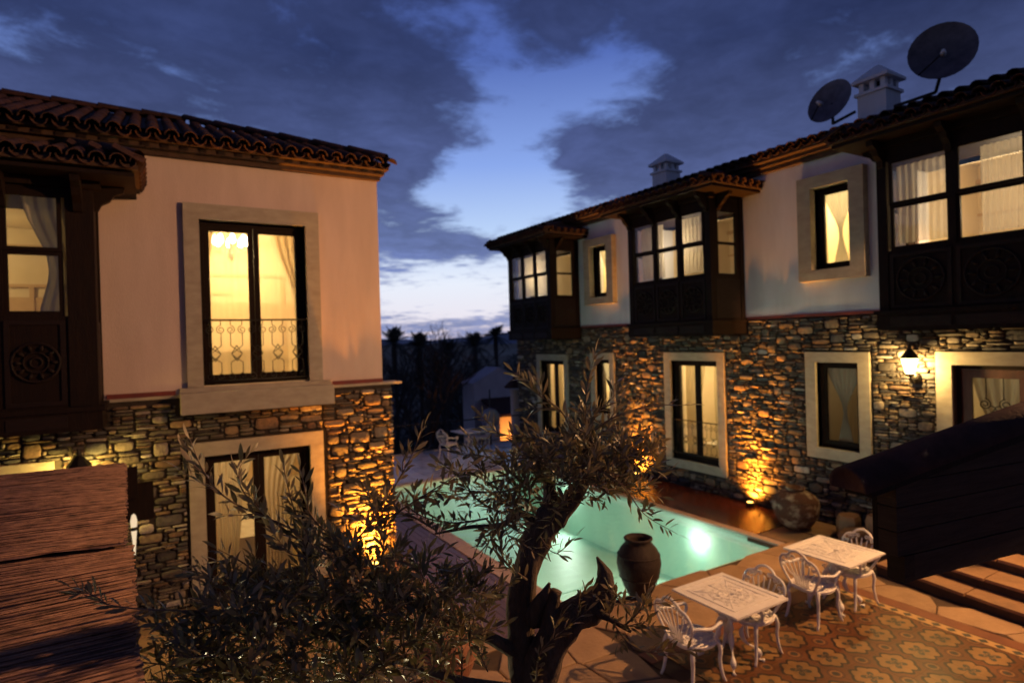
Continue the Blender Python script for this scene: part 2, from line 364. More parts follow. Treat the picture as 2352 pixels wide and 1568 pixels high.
def catmull(P, n=6):
    P = [Vector(p) for p in P]; Q = [2*P[0]-P[1]]+P+[2*P[-1]-P[-2]]; out = []
    for i in range(1, len(Q)-2):
        a, b, c, d = Q[i-1:i+3]
        for k in range(n):
            t = k/n; out.append(.5*((2*b)+(c-a)*t+(2*a-5*b+4*c-d)*t*t+(3*b-a-3*c+d)*t**3))
    return out+[P[-1]]
def lamp(name, typ, loc, energy, col, size=.05, parent=None, rot=None, spot=None, blend=.6):
    l = bpy.data.lights.new(name, typ); l.energy = energy; l.color = col
    if typ == 'AREA': l.size = size
    else: l.shadow_soft_size = size
    if typ == 'SPOT': l.spot_size = radians(spot); l.spot_blend = blend
    o = bpy.data.objects.new(name, l); COL.objects.link(o)
    if parent is not None: attach(o, parent, loc)
    else: o.location = loc
    if rot is not None: o.rotation_euler = rot
    return o
def aim(v): return Vector(v).normalized().to_track_quat('-Z', 'Y').to_euler()

class Facade:       # u along the wall, n out of the wall, z up
    def __init__(s, kind, pos): s.k = kind; s.p = pos
    def P(s, u, n, z): return Vector((s.p-n, u, z)) if s.k == 'R' else Vector((u, s.p-n, z))
    def box(s, mb, u0, u1, n0, n1, z0, z1):
        if s.k == 'R': return mb.box(s.p-n1, s.p-n0, u0, u1, z0, z1)
        return mb.box(u0, u1, s.p-n1, s.p-n0, z0, z1)
XR, YL = 10.75, 9.6
FR = Facade('R', XR); FL = Facade('L', YL)

def wall_cells(F, mb, u0, u1, z0, z1, holes, n0=-.35, n1=0):
    us = sorted({u0, u1}|{min(max(h[i], u0), u1) for h in holes for i in (0, 1)})
    for a, b in zip(us[:-1], us[1:]):
        m = (a+b)/2; hs = sorted([(h[2], h[3]) for h in holes if h[0] < m < h[1] and h[3] > z0 and h[2] < z1]); z = z0
        for h0, h1 in hs:
            if h0 > z+1e-4: F.box(mb, a, b, n0, n1, z, h0)
            z = max(z, h1)
        if z < z1-1e-4: F.box(mb, a, b, n0, n1, z, z1)

# ---- rubble stones
def stone_template(rs):
    n = 11; ring = []
    ex = rs.uniform(.38, .68)
    for k in range(n):
        a = 2*pi*(k+rs.uniform(-.25, .25))/n; c, s_ = cos(a), sin(a)
        x = math.copysign(abs(c)**ex, c)*.5; y = math.copysign(abs(s_)**ex, s_)*.5
        j = rs.uniform(.88, 1.0); ring.append((x*j, y*j))
    lev = [(1.0, -.3), (.99, .66), (.93, .93), (.5, 1.0)]; vs = []
    tx, ty = rs.uniform(-.25, .25), rs.uniform(-.25, .25)
    for sc, h in lev:
        for x, y in ring: vs.append((x*sc, h+(x*tx+y*ty+rs.uniform(-.06, .06))*(h > .8), y*sc))
    fs = [(i*n+k, i*n+(k+1) % n, (i+1)*n+(k+1) % n, (i+1)*n+k) for i in range(3) for k in range(n)]
    vs.append((0, 1.02, 0)); c = len(vs)-1
    fs += [(3*n+k, 3*n+(k+1) % n, c) for k in range(n)]
    return vs, fs
_rs = random.Random(3)
TPL = [stone_template(_rs) for _ in range(26)]
def stone_mesh(F, i):
    vs, fs = TPL[i]
    vs = [(-n, u, z) if F.k == 'R' else (u, -n, z) for u, n, z in vs]     # wall of the right hand house faces -x, the other -y
    mb = MB().add(vs, fs, True); return mb.mesh('stone', M_stone)
def pack_stones(u0, u1, z0, z1, holes, seed, big=1.0, cu=.05, cz=.028):
    rs = random.Random(seed); nu, nz = int((u1-u0)/cu), int((z1-z0)/cz); g = np.zeros((nu, nz), bool)
    for h in holes:
        a, b = int((h[0]-u0)/cu), math.ceil((h[1]-u0)/cu); c, e = int((h[2]-z0)/cz), math.ceil((h[3]-z0)/cz)
        g[max(a, 0):max(b, 0), max(c, 0):max(e, 0)] = True
    out = []
    def tryp(i, j, w, h):
        if i+w > nu or j+h > nz or g[i:i+w, j:j+h].any(): return False
        g[i:i+w, j:j+h] = True; out.append((u0+(i+w/2)*cu, z0+(j+h/2)*cz, w*cu, h*cz)); return True
    for _ in range(int(nu*nz*.012*big)): tryp(rs.randrange(nu), rs.randrange(nz), rs.randint(4, 7), rs.randint(4, 7))
    for _ in range(int(nu*nz*.05)): tryp(rs.randrange(nu), rs.randrange(nz), rs.randint(3, 7), rs.randint(2, 4))
    for _ in range(int(nu*nz*.12)): tryp(rs.randrange(nu), rs.randrange(nz), rs.randint(3, 9), rs.randint(1, 2))
    for j in range(nz):
        i = 0
        while i < nu:
            if g[i, j]: i += 1; continue
            w = 1
            while i+w < nu and not g[i+w, j] and w < rs.randint(3, 8): w += 1
            h = 1
            if j+1 < nz and not g[i:i+w, j+1].any() and rs.random() < .6: h = 2
            g[i:i+w, j:j+h] = True; out.append((u0+(i+w/2)*cu, z0+(j+h/2)*cz, w*cu, h*cz)); i += w
    return out
def lay_stones(F, parent, stones, seed, depth=.035):
    rs = random.Random(seed); meshes = {}
    def size(s_):
        p = F.P(s_[0], 0, s_[1]); return -s_[2]*s_[3]/((p-CAM).length_squared)
    vis = [s_ for s_ in stones]; vis.sort(key=size); mb = MB()
    for q, (u, z, w, h) in enumerate(vis):
        i = rs.randrange(len(TPL)); dep = depth*rs.uniform(.6, 1.5)*(1.2 if w*h > .03 else 1); w2, h2 = max(w-.012, .02), max(h-.011, .014)
        if q < 300:
            if i not in meshes: meshes[i] = stone_mesh(F, i)
            sc = (dep, w2, h2) if F.k == 'R' else (w2, dep, h2)
            inst('stone', meshes[i], parent, F.P(u, 0, z), sc)
        elif w*h > .0022:
            vs, fs = TPL[i]; mb.add([F.P(u+a*w2, n*dep, z+c*h2) for a, n, c in vs], fs, True)
    if mb.v: mb.build('small_stones', M_stone, parent, kind='stuff')

# ---- barrel tiles: template runs along +x (down slope), unit length 1, radius 1
def barrel(over=True, n=7, th=.16):
    vs, fs = [], []
    for x, r in ((0, .84), (1, 1.0)):
        for rr in (r, r-th):
            for k in range(n):
                a = pi*k/(n-1); vs.append((x, cos(a)*rr, sin(a)*rr if over else -sin(a)*rr))
    o = lambda x, l, k: (x*2+l)*n+k
    for k in range(n-1):
        fs += [(o(0, 0, k), o(1, 0, k), o(1, 0, k+1), o(0, 0, k+1)), (o(0, 1, k), o(0, 1, k+1), o(1, 1, k+1), o(1, 1, k)), (o(1, 0, k), o(1, 1, k), o(1, 1, k+1), o(1, 0, k+1))]
    for k in (0, n-1): fs.append((o(0, 0, k), o(0, 1, k), o(1, 1, k), o(1, 0, k)))
    return vs, fs
BO, BU = barrel(True), barrel(False)
ME_over = MB().add(*BO, True).mesh('roof_tile', M_tile); ME_under = MB().add(*BU, True).mesh('roof_tile', M_tile)
ME_stub = None
def tile_slope(parent, e0, e1, up, up_len, pitch=.21, L=.36, rad=.092, limit=300, hip0=0, hip1=0, seed=1, count=None, rows=None):
    """e0->e1 the eave line, up = unit vector up the slope; hips cut the rows by hip per metre"""
    rs = random.Random(seed); e0, e1 = Vector(e0), Vector(e1); al = (e1-e0); n = max(1, int(al.length/pitch)); step = al/n; au = al.normalized(); up = Vector(up).normalized()
    nrm = up.cross(au); nrm = nrm if nrm.z > 0 else -nrm
    rws = rows or int(up_len/(L*.82))+1; mb = MB(); cnt = count if count is not None else [0]
    for rr in range(rws):
        for k in range(n+1):
            dist0 = (step.length*k); dist1 = al.length-dist0; h = rr*L*.82
            if dist0 < h*hip0-.05 or dist1 < h*hip1-.05: continue
            for over in (True, False):
                if not over and k == n: continue
                base = e0+step*(k+(0 if over else .5))+up*(h+L)+nrm*((.018+.03 if over else .055)+rs.uniform(-.004, .004))
                dirx = (-up + nrm*-.03 + au*rs.uniform(-.015, .015)).normalized(); R = Matrix((dirx, nrm.cross(dirx).normalized(), nrm)).transposed()
                if cnt[0] < limit:
                    cnt[0] += 1
                    inst('roof_tile', ME_over if over else ME_under, parent, base, (L, rad, rad), R.to_euler())
                else:
                    vs, fs = BO if over else BU
                    mb.add([base+R@Vector((x*L, y*rad, z*rad)) for x, y, z in vs], fs, True)
    if mb.v: mb.build('tile_mass', M_tile, parent, kind='stuff')
def ridge_caps(parent, a, b, rad=.11, L=.36):
    a, b = Vector(a), Vector(b); al = b-a; n = max(1, int(al.length/(L*.85))); dx_ = al.normalized(); up = Vector((0, 0, 1)); y = up.cross(dx_).normalized(); z = dx_.cross(y)
    R = Matrix((dx_, y, z)).transposed()
    for k in range(n): inst('ridge_tile', ME_over, parent, a+al*(k/n)+z*(.03+.012*(k % 2)), (L, rad, rad), R.to_euler())

# ---- curtains
def drape(mb, F, pts_l, pts_r, n, folds=7, amp=.03, rows=10, cols=36):
    """cloth hung between two edge curves given as functions of t (0 top..1 bottom) -> u"""
    vs = []; z0, z1 = pts_l[0][1], pts_l[-1][1]
    def ev(P, z):
        for (ua, za), (ub, zb) in zip(P[:-1], P[1:]):
            if (za >= z >= zb): f = (za-z)/(za-zb) if za != zb else 0; f = f*f*(3-2*f); return ua+(ub-ua)*f
        return P[-1][0]
    for i in range(rows+1):
        z = z0+(z1-z0)*i/rows; a, b = ev(pts_l, z), ev(pts_r, z)
        for k in range(cols+1):
            t = k/cols; vs.append(F.P(a+(b-a)*t, n+amp*sin(t*folds*2*pi+.6*sin(i*.5)), z))
    fs = [(i*(cols+1)+k, i*(cols+1)+k+1, (i+1)*(cols+1)+k+1, (i+1)*(cols+1)+k) for i in range(rows) for k in range(cols)]
    mb.add(vs, fs, True)
def room(house, F, u0, u1, z0, z1, depth, energy, hole, label, col=(1, .66, .30), decor=True, lampz=None, lampu=None, lampn=None, size=.12):
    mb = MB(); a, b = -.36, -.36-depth; t = .05
    F.box(mb, u0-t, u0, b, a, z0, z1); F.box(mb, u1, u1+t, b, a, z0, z1); F.box(mb, u0-t, u1+t, b-t, b, z0-t, z1+t)
    F.box(mb, u0-t, u1+t, b, a, z0-t, z0); F.box(mb, u0-t, u1+t, b, a, z1, z1+t)
    wall_cells(F, mb, u0-t, u1+t, z0-t, z1+t, [hole], -.36-t+.012, -.352)
    r = mb.build('room', M_room, house)
    if decor:
        m2 = MB(); F.box(m2, u0, u1, b, b+.08, z1-.35, z1-.27); F.box(m2, u0, u1, b, b+.05, z1-.95, z1-.9); F.box(m2, u0, u1, b, b+.03, z0+1.12, z0+1.45); F.box(m2, u0+.7, u0+1.9, b, b+.04, z1-1.75, z1-1.70); F.box(m2, u0+.7, u0+1.9, b, b+.04, z1-1.3, z1-1.25)
        F.box(m2, u0+.25, u0+.31, b, b+.05, z0, z1-.95); F.box(m2, u1-.8, u1-.74, b, b+.05, z0, z1-.95)
        m2.build('room_moulding', M_roomd, r)
        m3 = MB(); F.box(m3, (u0+u1)/2-.7, (u0+u1)/2+.7, b+.1, b+1.7, z0, z0+.55); m3.build('bed', M_bed, r)
    lamp('room_lamp', 'POINT', F.P(lampu if lampu is not None else (u0+u1)/2, lampn if lampn is not None else -.36-depth*.5, lampz or z1-.5), energy, col, size, parent=r)
    return r

# ---- windows
def surround(F, parent, u0, u1, z0, z1, w=.2, n=.06, zin=None, sill=0, wt=None, name='stone_surround'):
    """four travertine blocks butted end to end round the opening u0..u1, z0..z1 (opening size)"""
    s_ = thing(name, None, None, F.P((u0+u1)/2, 0, z0), parent=parent); wt = wt or w
    for a, b, c, e in ((u0-w, u0, z0, z1), (u1, u1+w, z0, z1), (u0-w, u1+w, z1, z1+wt)): 
        m = MB(); F.box(m, a, b, -.2, n, c, e); m.build('block', M_trav, s_)
    if sill:
        m = MB(); F.box(m, u0-w-(.06 if sill > .25 else 0), u1+w+(.06 if sill > .25 else 0), -.2, n+(.05 if sill > .25 else 0), z0-sill, z0-.001); m.build('sill', M_trav, s_)
    return s_
def casement(F, parent, u0, u1, z0, z1, leaves=2, n=-.17, fw=.075, panes=None, rail=None, name='window'):
    w = thing(name, None, None, F.P((u0+u1)/2, n, z0), parent=parent)
    m = MB(); f = .05
    F.box(m, u0, u0+f, n, n+.07, z0, z1); F.box(m, u1-f, u1, n, n+.07, z0, z1); F.box(m, u0+f, u1-f, n, n+.07, z1-f, z1); F.box(m, u0+f, u1-f, n, n+.07, z0, z0+f)
    m.build('frame', M_wood, w)
    lw = (u1-u0-2*f)/leaves
    for k in range(leaves):
        a = u0+f+lw*k+.003; b = a+lw-.006; m = MB()
        F.box(m, a, a+fw, n+.01, n+.055, z0+f, z1-f); F.box(m, b-fw, b, n+.01, n+.055, z0+f, z1-f)
        F.box(m, a+fw, b-fw, n+.01, n+.055, z1-f-fw, z1-f); F.box(m, a+fw, b-fw, n+.01, n+.055, z0+f, z0+f+fw*1.3)
        if rail: F.box(m, a+fw, b-fw, n+.01, n+.055, rail, rail+.05)
        m.build('sash', M_wood, w)
        g = MB(); F.box(g, a+fw, b-fw, n+.028, n+.034, z0+f+fw*1.3, z1-f-fw); g.build('pane', M_glass, w)
    return w
def scroll(mb, F, cu, cz, r0, turns, n, hand=1, start=0, rad=.006):
    pts = []
    for i in range(int(12*turns)+1):
        a = start+hand*2*pi*i/12; r = r0*(1-.78*i/(12*turns)); pts.append(F.P(cu+r*cos(a), n, cz+r*sin(a)))
    mb.tube(pts, rad, 4)
def french_railing(F, parent, u0, u1, z0, z1, n, mods, ext=.05):
    g = MB(); r = .011
    for z in (z1, z0): g.tube([F.P(u0-ext, n, z), F.P(u1+ext, n, z)], r*1.2, 6)
    rail = g.build('railing', M_iron, parent)
    o = MB(); w = (u1-u0)/mods; H = z1-z0
    for k in range(mods):
        c = u0+w*(k+.5); q = w*.28
        for s_ in (-1, 1):
            scroll(o, F, c+s_*w*.27, z1-H*.16, w*.22, 1.6, n, s_, pi/2)
            scroll(o, F, c+s_*w*.27, z0+H*.07, w*.2, 1.3, n, -s_, -pi/2)
            o.tube([F.P(c+s_*w*.27, n, z1), F.P(c+s_*w*.27, n, z1-H*.08)], .006, 4)
            o.tube([F.P(c+s_*q, n, z1-H*.22), F.P(c+s_*q, n, z1-H*.42), F.P(c+s_*.008, n, z1-H*.49), F.P(c-s_*q*.9, n, z1-H*.56), F.P(c, n, z1-H*.64), F.P(c+s_*q, n, z1-H*.7), F.P(c+s_*q, n, z0+H*.14), F.P(c+s_*.02, n, z0+H*.06)], .006, 4)
            o.tube([F.P(c, n, z1-H*.42), F.P(c+s_*q*.9, n, z1-H*.56), F.P(c, n, z1-H*.68)], .006, 4)
    o.build('scrollwork', M_iron, parent)
    return rail

# ------------------------------------------------------------------ lamps that light the court (the flood lamp stands outside the frame)
SOD = (1, .50, .20)
fl = thing('flood_lamp', 'grey flood lamp on a tall pole beside the white two storey house', 'lamp post', (9.95, .5, 0))
m = MB(); m.tube([(9.95, .5, .6), (9.95, .5, 6.72)], [.06, .04], 8); m.build('pole', M_iron, fl)
m = MB(); m.box(9.81, 10.09, .37, .63, 6.70, 6.75); m.build('lamp_head', M_iron, fl)
m = MB(); m.box(9.83, 10.07, .39, .61, 6.685, 6.698); m.build('lamp_lens', emit('sodium_lens', SOD, 40), fl)
lamp('flood_light', 'SPOT', (9.9, .5, 6.6), 4300, SOD, .10, parent=fl, rot=aim((-.62, .55, -.56)), spot=128, blend=.35)

# ------------------------------------------------------------------ the setting: ground, hills
G = MB(); X0, X1, Y0, Y1 = 4.68, 8.95, 6.35, 14.35
for a in ((-60, X0-.3, -40, 18.5), (X1+.3, 60, -40, 18.5), (X0-.3, X1+.3, -40, Y0-.3), (X0-.3, X1+.3, Y1+.3, 18.5)):
    G.add([(a[0], a[2], -.09), (a[1], a[2], -.09), (a[1], a[3], -.09), (a[0], a[3], -.09)], [(0, 1, 2, 3)])
nx, ny = 60, 60; vs = []; rg = random.Random(5)
ys = [18.5]+[18.9+ (i/ny)**2.6*5200 for i in range(ny)]
for j, y in enumerate(ys):
    for i in range(nx+1):
        x = (i/nx-.5)*(130+ y*3.2)+y*.45
        z = -.09 if j == 0 else -3.2-min(y, 300)*.02+rg.uniform(-.15, .15)*(j > 1)
        vs.append((x, y, z))
G.add(vs, [(j*(nx+1)+i, j*(nx+1)+i+1, (j+1)*(nx+1)+i+1, (j+1)*(nx+1)+i) for j in range(ny) for i in range(nx)])
G.build('ground', M_ground, kind='structure')
def hill(name, y, base, f, m):
    mb = MB(); n = 90; v = []
    for i in range(n+1):
        t = i/n; x = -y*.6+t*y*2.6; z = f(x/y)*y
        v += [(x, y-y*.25, base), (x, y, z*.8+base*.2), (x, y+y*.15, z), (x, y+y*.6, base)]
    mb.add(v, [(i*4+k, (i+1)*4+k, (i+1)*4+k+1, i*4+k+1) for i in range(n) for k in range(3)], True); mb.build(name, m, kind='structure')
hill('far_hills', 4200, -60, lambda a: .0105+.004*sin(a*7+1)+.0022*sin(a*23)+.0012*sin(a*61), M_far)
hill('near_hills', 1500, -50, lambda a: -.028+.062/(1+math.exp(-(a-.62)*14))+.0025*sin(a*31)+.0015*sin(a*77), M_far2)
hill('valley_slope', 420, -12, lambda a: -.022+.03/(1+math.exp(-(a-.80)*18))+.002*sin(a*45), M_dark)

# ------------------------------------------------------------------ left-hand house
LH = thing('peach_house', 'peach plastered house over rubble stone with hipped tile roof, behind the olive tree', 'house', (0, YL, 0))
Lup = (.60, 2.06, 3.05, 5.44); Llo = (.58, 2.04, .02, 2.06); Lbh = (-2.85, -.75, 3.1, 5.5); Ldo = (-2.6, -1.35, .02, 2.0)
mb = MB(); wall_cells(FL, mb, -6, 3.24, 2.95, 6.42, [Lup, Lbh], -.35, 0)
mb.box(3.24-.35, 3.24, YL+.351, 16, 2.95, 6.42); mb.build('plaster_wall', M_plaster, LH)
mb = MB(); wall_cells(FL, mb, -6, 3.38, -.05, 2.91, [Llo, Lbh, Ldo], -.35, 0); mb.box(3.03, 3.38, YL+.351, 16, -.05, 2.91)
lw_ = mb.build('stone_wall', M_mortar, LH)
st = pack_stones(-3.1, 3.40, 0, 2.88, [(.36, 2.27, 0, 2.27), (.28, 2.40, 2.66, 3), (-3.1, -.52, 2.62, 3), (-2.82, -1.08, 0, 2.2)], 11, 2.6, .05, .028)
lay_stones(FL, lw_, st, 21, .038)
mb = MB(); mb.prism([FL.P(-6, -.3, 2.915), FL.P(3.56, -.3, 2.915), FL.P(3.56, .03, 2.915), FL.P(-6, .03, 2.915)], (0, 0, .04)); mb.build('stone_ledge', M_trav, LH)
for a, b in ((-.55, .25), (2.42, 3.24)):
    mb = MB(); FL.box(mb, a, b, .003, .02, 2.957, 3.02); mb.build('dark_red_band', M_red, LH)
surround(FL, LH, Lup[0], Lup[1], Lup[2]+.0, Lup[3], .2, .07, wt=.22)
mb = MB(); FL.box(mb, .30, 2.38, .071, .26, 2.69, 2.98); mb.build('balcony_sill', M_trav, LH)
mb = MB(); FL.box(mb, .30, 2.38, -.2, .07, 2.69, 3.045); mb.build('sill_core', M_trav, LH)
surround(FL, LH, Llo[0], Llo[1], 0, Llo[3], .2, .06)
surround(FL, LH, Ldo[0], Ldo[1], 0, Ldo[3], .22, .06)
wn = casement(FL, LH, Lup[0]+.005, Lup[1]-.005, Lup[2]+.01, Lup[3]-.01, 2)
french_railing(FL, wn, Lup[0]+.02, Lup[1]-.02, 3.12, 4.0, .03, 5)
wn = casement(FL, LH, Llo[0]+.005, Llo[1]-.005, Llo[2], Llo[3]-.01, 2)
casement(FL, LH, Ldo[0]+.005, Ldo[1]-.005, .05, Ldo[3]-.01, 2)
room(LH, FL, -.6, 3.0, 3.0, 5.9, 2.6, 240, (Lup[0], Lup[1], Lup[2], Lup[3]), '', col=(1, .68, .27), lampz=5.2, lampu=1.18, lampn=-1.6, size=.2)
room(LH, FL, -.3, 2.7, 0, 2.6, 2.2, 40, Llo, '', col=(1, .72, .36))
room(LH, FL, -4.6, -.9, 3.06, 5.62, 2.4, 38, Lbh, '', col=(1, .74, .34))
# chandelier of the upper room
ch = thing('chandelier', 'lit glass chandelier hanging behind the left pane of the tall upper window', 'chandelier', (1.18, 11.2, 5.9))
c0 = Vector((1.18, 11.2, 5.36)); mb = MB(); mb.tube([(1.18, 11.2, 5.9), c0+Vector((0, 0, -.2))], .012, 6); mb.lathe([(.02, -.28), (.05, -.2), (.02, -.1), (.035, 0), (.01, .1)], c0, 10)
for k in range(8):
    a = k*pi/4; mb.tube(catmull([c0+Vector((cos(a)*r, sin(a)*r, z)) for r, z in ((.02, -.1), (.12, -.17), (.24, -.12), (.25, -.03))], 4), .007, 5)
mb.build('chandelier_arms', M_iron, ch)
bulb = MB().lathe([(.012, 0), (.044, .02), (.048, .08), (.028, .14), (.003, .17)], (0, 0, 0), 8).mesh('bulb', emit('bulb_glow', (1, .80, .45), 60))
for k in range(8): a = k*pi/4; inst('bulb', bulb, ch, c0+Vector((cos(a)*.25, sin(a)*.25, -.02)))
def curtain(name, label, F, quads, n, mat_, folds=7, amp=.03):
    mb = MB()
    for pl_, pr_ in quads: drape(mb, F, pl_, pr_, n, folds, amp)
    return mb.build('curtain', mat_, label=label, category='curtain')
curtain('c', 'sheer curtain across the tall lit upper window of the peach house', FL, [([(.62, 5.5), (.62, 3.06)], [(2.05, 5.5), (2.05, 3.06)])], -.42, mat_curtain('thin_sheer', (.8, .72, .55), .52, .6), 16, .015)
curtain('c', 'brown drapes tied to both sides of the tall lit upper window of the peach house', FL, [([(.6, 5.5), (.6, 3.05)], [(.84, 5.5), (.68, 4.2), (.62, 3.06)]), ([(1.62, 5.5), (1.98, 4.2), (1.98, 3.06)], [(2.1, 5.5), (2.1, 3.06)])], -.5, M_drape, 4)
curtain('c', 'pale parted curtains in the lower window of the peach house behind the olive leaves', FL, [([(.66, 2.1), (.74, .05)], [(1.3, 2.1), (1.1, 1.2), (1.0, .05)]), ([(1.34, 2.1), (1.42, .05)], [(1.98, 2.1), (1.75, 1.2), (1.68, .05)])], -.42, mat_curtain('linen_curtain', (.66, .56, .40), .05, .6), 6)
# roof of the peach house
rf = thing('roof', None, None, (0, 9.25, 6.42), parent=LH)
pt = 21.3*pi/180; tn = math.tan(pt); H_ = 2.75; e = (-6.5, 3.35, 9.25, 6.44)
mb = MB(); mb.add([(e[0], e[2], e[3]), (e[1], e[2], e[3]), (e[1]-H_, e[2]+H_, e[3]+H_*tn), (e[0], e[2]+H_, e[3]+H_*tn), (e[1], e[2]+2*H_, e[3]), (e[0], e[2]+2*H_, e[3])], [(0, 1, 2, 3), (1, 4, 2), (3, 2, 4, 5)])
q_ = .25; lift = .075
mb.add([(e[0], e[2]+q_, e[3]+q_*tn+lift), (e[1]-q_-.05, e[2]+q_, e[3]+q_*tn+lift), (e[1]-H_-.02, e[2]+H_, e[3]+H_*tn+lift), (e[0], e[2]+H_, e[3]+H_*tn+lift)], [(0, 1, 2, 3)])
mb.build('roof_deck', M_corn, rf)
tile_slope(rf, (-5.4, e[2]-.07, e[3]-.02), (e[1], e[2]-.07, e[3]-.02), (0, cos(pt), sin(pt)), 2.95, pitch=.215, hip1=.93, limit=300)
ridge_caps(rf, (e[1]-.05, e[2]+.05, e[3]+.09), (e[1]-H_, e[2]+H_, e[3]+H_*tn+.08)); ridge_caps(rf, (e[1]-H_, e[2]+H_, e[3]+H_*tn+.07), (-4, e[2]+H_, e[3]+H_*tn+.07))
mb = MB(); FL.box(mb, -6, 3.27, .003, .10, 6.27, 6.33); FL.box(mb, -6, 3.30, .003, .22, 6.33, 6.39); FL.box(mb, -6, 3.34, -.2, .33, 6.39, 6.438); mb.build('cornice', M_corn, rf)
jm = MB().box(-.045, .045, -.02, .0, -.022, .022).mesh('cornice_block', M_wood2)
for k in range(22): inst('cornice_block', jm, rf, FL.P(3.2-k*.23, .222, 6.362))

# ------------------------------------------------------------------ timber bay windows
def bay(F, house, u0, u1, N, zb, zp, zw0, zw1, rail, zs, ze, post=.12, cols=3, over=.52, near='u0', wallz=None, sidepost=.25):
    B = thing('bay_window', None, None, F.P((u0+u1)/2, 0, zb), parent=house); t = .06
    m = MB(); F.box(m, u0-.05, u1+.05, .002, N+.05, zb, zp-.06); F.box(m, u0-.08, u1+.08, .002, N+.08, zp-.06, zp); m.build('base_box', M_wood, B)
    W_ = (u1-u0-2*post)/cols
    for k in range(cols):
        a = u0+post+k*W_; m = MB(); F.box(m, a+.03, a+W_-.03, N+.05, N+.062, zb+.05, zp-.1); m.build('base_panel', M_wood2, B)
    m = MB(); F.box(m, u0, u1, N-t, N, zp, zw0-.06); F.box(m, u0, u0+t, .002, N-t, zp, zw0-.06); F.box(m, u1-t, u1, .002, N-t, zp, zw0-.06); F.box(m, u0+t, u1-t, -.34, N-t, zp, zp+.05); m.build('lower_wall', M_wood, B); m = MB()
    F.box(m, u0, u1, N-t, N, zw1+.05, zs); F.box(m, u0, u0+t, .002, N-t, zw1+.05, zs); F.box(m, u1-t, u1, .002, N-t, zw1+.05, zs)
    F.box(m, u0+t, u1-t, -.34, N-t, zw1+.06, zw1+.12); m.build('upper_wall', M_wood, B)
    for a, b in ((u0-.02, u0+post), (u1-post, u1+.02)):
        m = MB(); F.box(m, a, b, N-post, N+.02, zp+.001, zs); m.build('corner_post', M_wood, B)
    for s_ in (u0-.02, u1-.04):
        m = MB(); F.box(m, s_, s_+.06, .003, .12, zp+.001, zs); m.build('wall_post', M_wood, B)
    for k in range(cols):
        a = u0+post+k*W_; b = a+W_; mm = .045
        if k: 
            m = MB(); F.box(m, a-.035, a+.035, N-.055, N+.012, zw0-.06, zw1+.05); m.build('mullion', M_wood, B)
        # carved panel: frame, field and rosette
        m = MB(); F.box(m, a+.03, b-.03, N, N+.02, zp+.03, zp+.08); F.box(m, a+.03, b-.03, N, N+.02, zw0-.16, zw0-.11); F.box(m, a+.03, a+.08, N, N+.02, zp+.08, zw0-.16); F.box(m, b-.08, b-.03, N, N+.02, zp+.08, zw0-.16)
        m.build('carved_panel', M_wood2, B)
        cu, cz = (a+b)/2, (zp+zw0-.06)/2; R_ = min(W_*.36, (zw0-zp)*.34); m = MB()
        for q, rr in ((1, .018), (.52, .012), (.25, .012)): m.tube([F.P(cu+R_*q*cos(x*pi/10), N+.012, cz+R_*q*sin(x*pi/10)) for x in range(21)], rr, 5, cap=False)
        for x in range(10):
            an = x*pi/5; c_, s2 = cos(an), sin(an); m.tube([F.P(cu+R_*.55*c_, N+.01, cz+R_*.55*s2), F.P(cu+R_*.76*c_, N+.022, cz+R_*.76*s2), F.P(cu+R_*.96*c_, N+.01, cz+R_*.96*s2)], [.008, .026, .008], 5)
        m.build('rosette', M_wood2, B)
        # double hung sashes
        for lo in (0, 1):
            z0, z1 = (zw0-.06, rail+.02) if lo else (rail+.021, zw1+.05); nn = N-.055 if lo else N-.03; m = MB(); a2, b2 = a+.036, b-.036
            F.box(m, a2, a2+mm, nn, nn+.04, z0, z1); F.box(m, b2-mm, b2, nn, nn+.04, z0, z1); F.box(m, a2+mm, b2-mm, nn, nn+.04, z0, z0+mm+.015*lo); F.box(m, a2+mm, b2-mm, nn, nn+.04, z1-mm, z1)
            m.build('sash', M_wood, B); g = MB(); F.box(g, a2+mm, b2-mm, nn+.018, nn+.023, z0+mm, z1-mm); g.build('pane', M_glass, B)
    for su, sg in ((u0, 1), (u1-.045, -1)):
        n0, n1 = .12, N-post; m = MB(); mm = sidepost*.5
        F.box(m, su, su+.045, n0, n0+mm, zw0-.06, zw1+.05); F.box(m, su, su+.045, n1-mm, n1, zw0-.06, zw1+.05)
        for z in (zw0-.06, rail-.02, zw1): F.box(m, su+.001, su+.044, n0+mm, n1-mm, z, z+.05)
        m.build('side_sash', M_wood, B); g = MB(); F.box(g, su+.02, su+.025, n0+mm, n1-mm, zw0-.01, zw1); g.build('side_pane', M_glass, B)
        m = MB(); F.box(m, su-.0121 if sg > 0 else su+.0451, su-.0001 if sg > 0 else su+.0571, .14, N-post-.02, zp+.04, zw0-.12); m.build('side_panel', M_wood2, B)
    # eave: soffit, consoles, fascia
    m = MB(); F.box(m, u0-over+.04, u1+over-.04, .004, N+over-.04, zs+.03, zs+.075); F.box(m, u0-.1, u1+.1, N-.05, N+.07, zs-.07, zs+.03); m.build('soffit', M_wood, B)
    for k in range(cols+1):
        cu = u0+post*.5+k*(u1-u0-post)/cols
        prof = [(0, -.42), (.05, -.40), (.09, -.30), (.2, -.22), (.26, -.12), (.38, -.06), (.40, .028), (0, .028)]
        m = MB(); m.prism([F.P(cu-.045, N+.022+a*.85, zs+b*.85) for a, b in prof], F.P(cu+.045, 0, 0)-F.P(cu-.045, 0, 0)); m.build('console', M_wood, B)
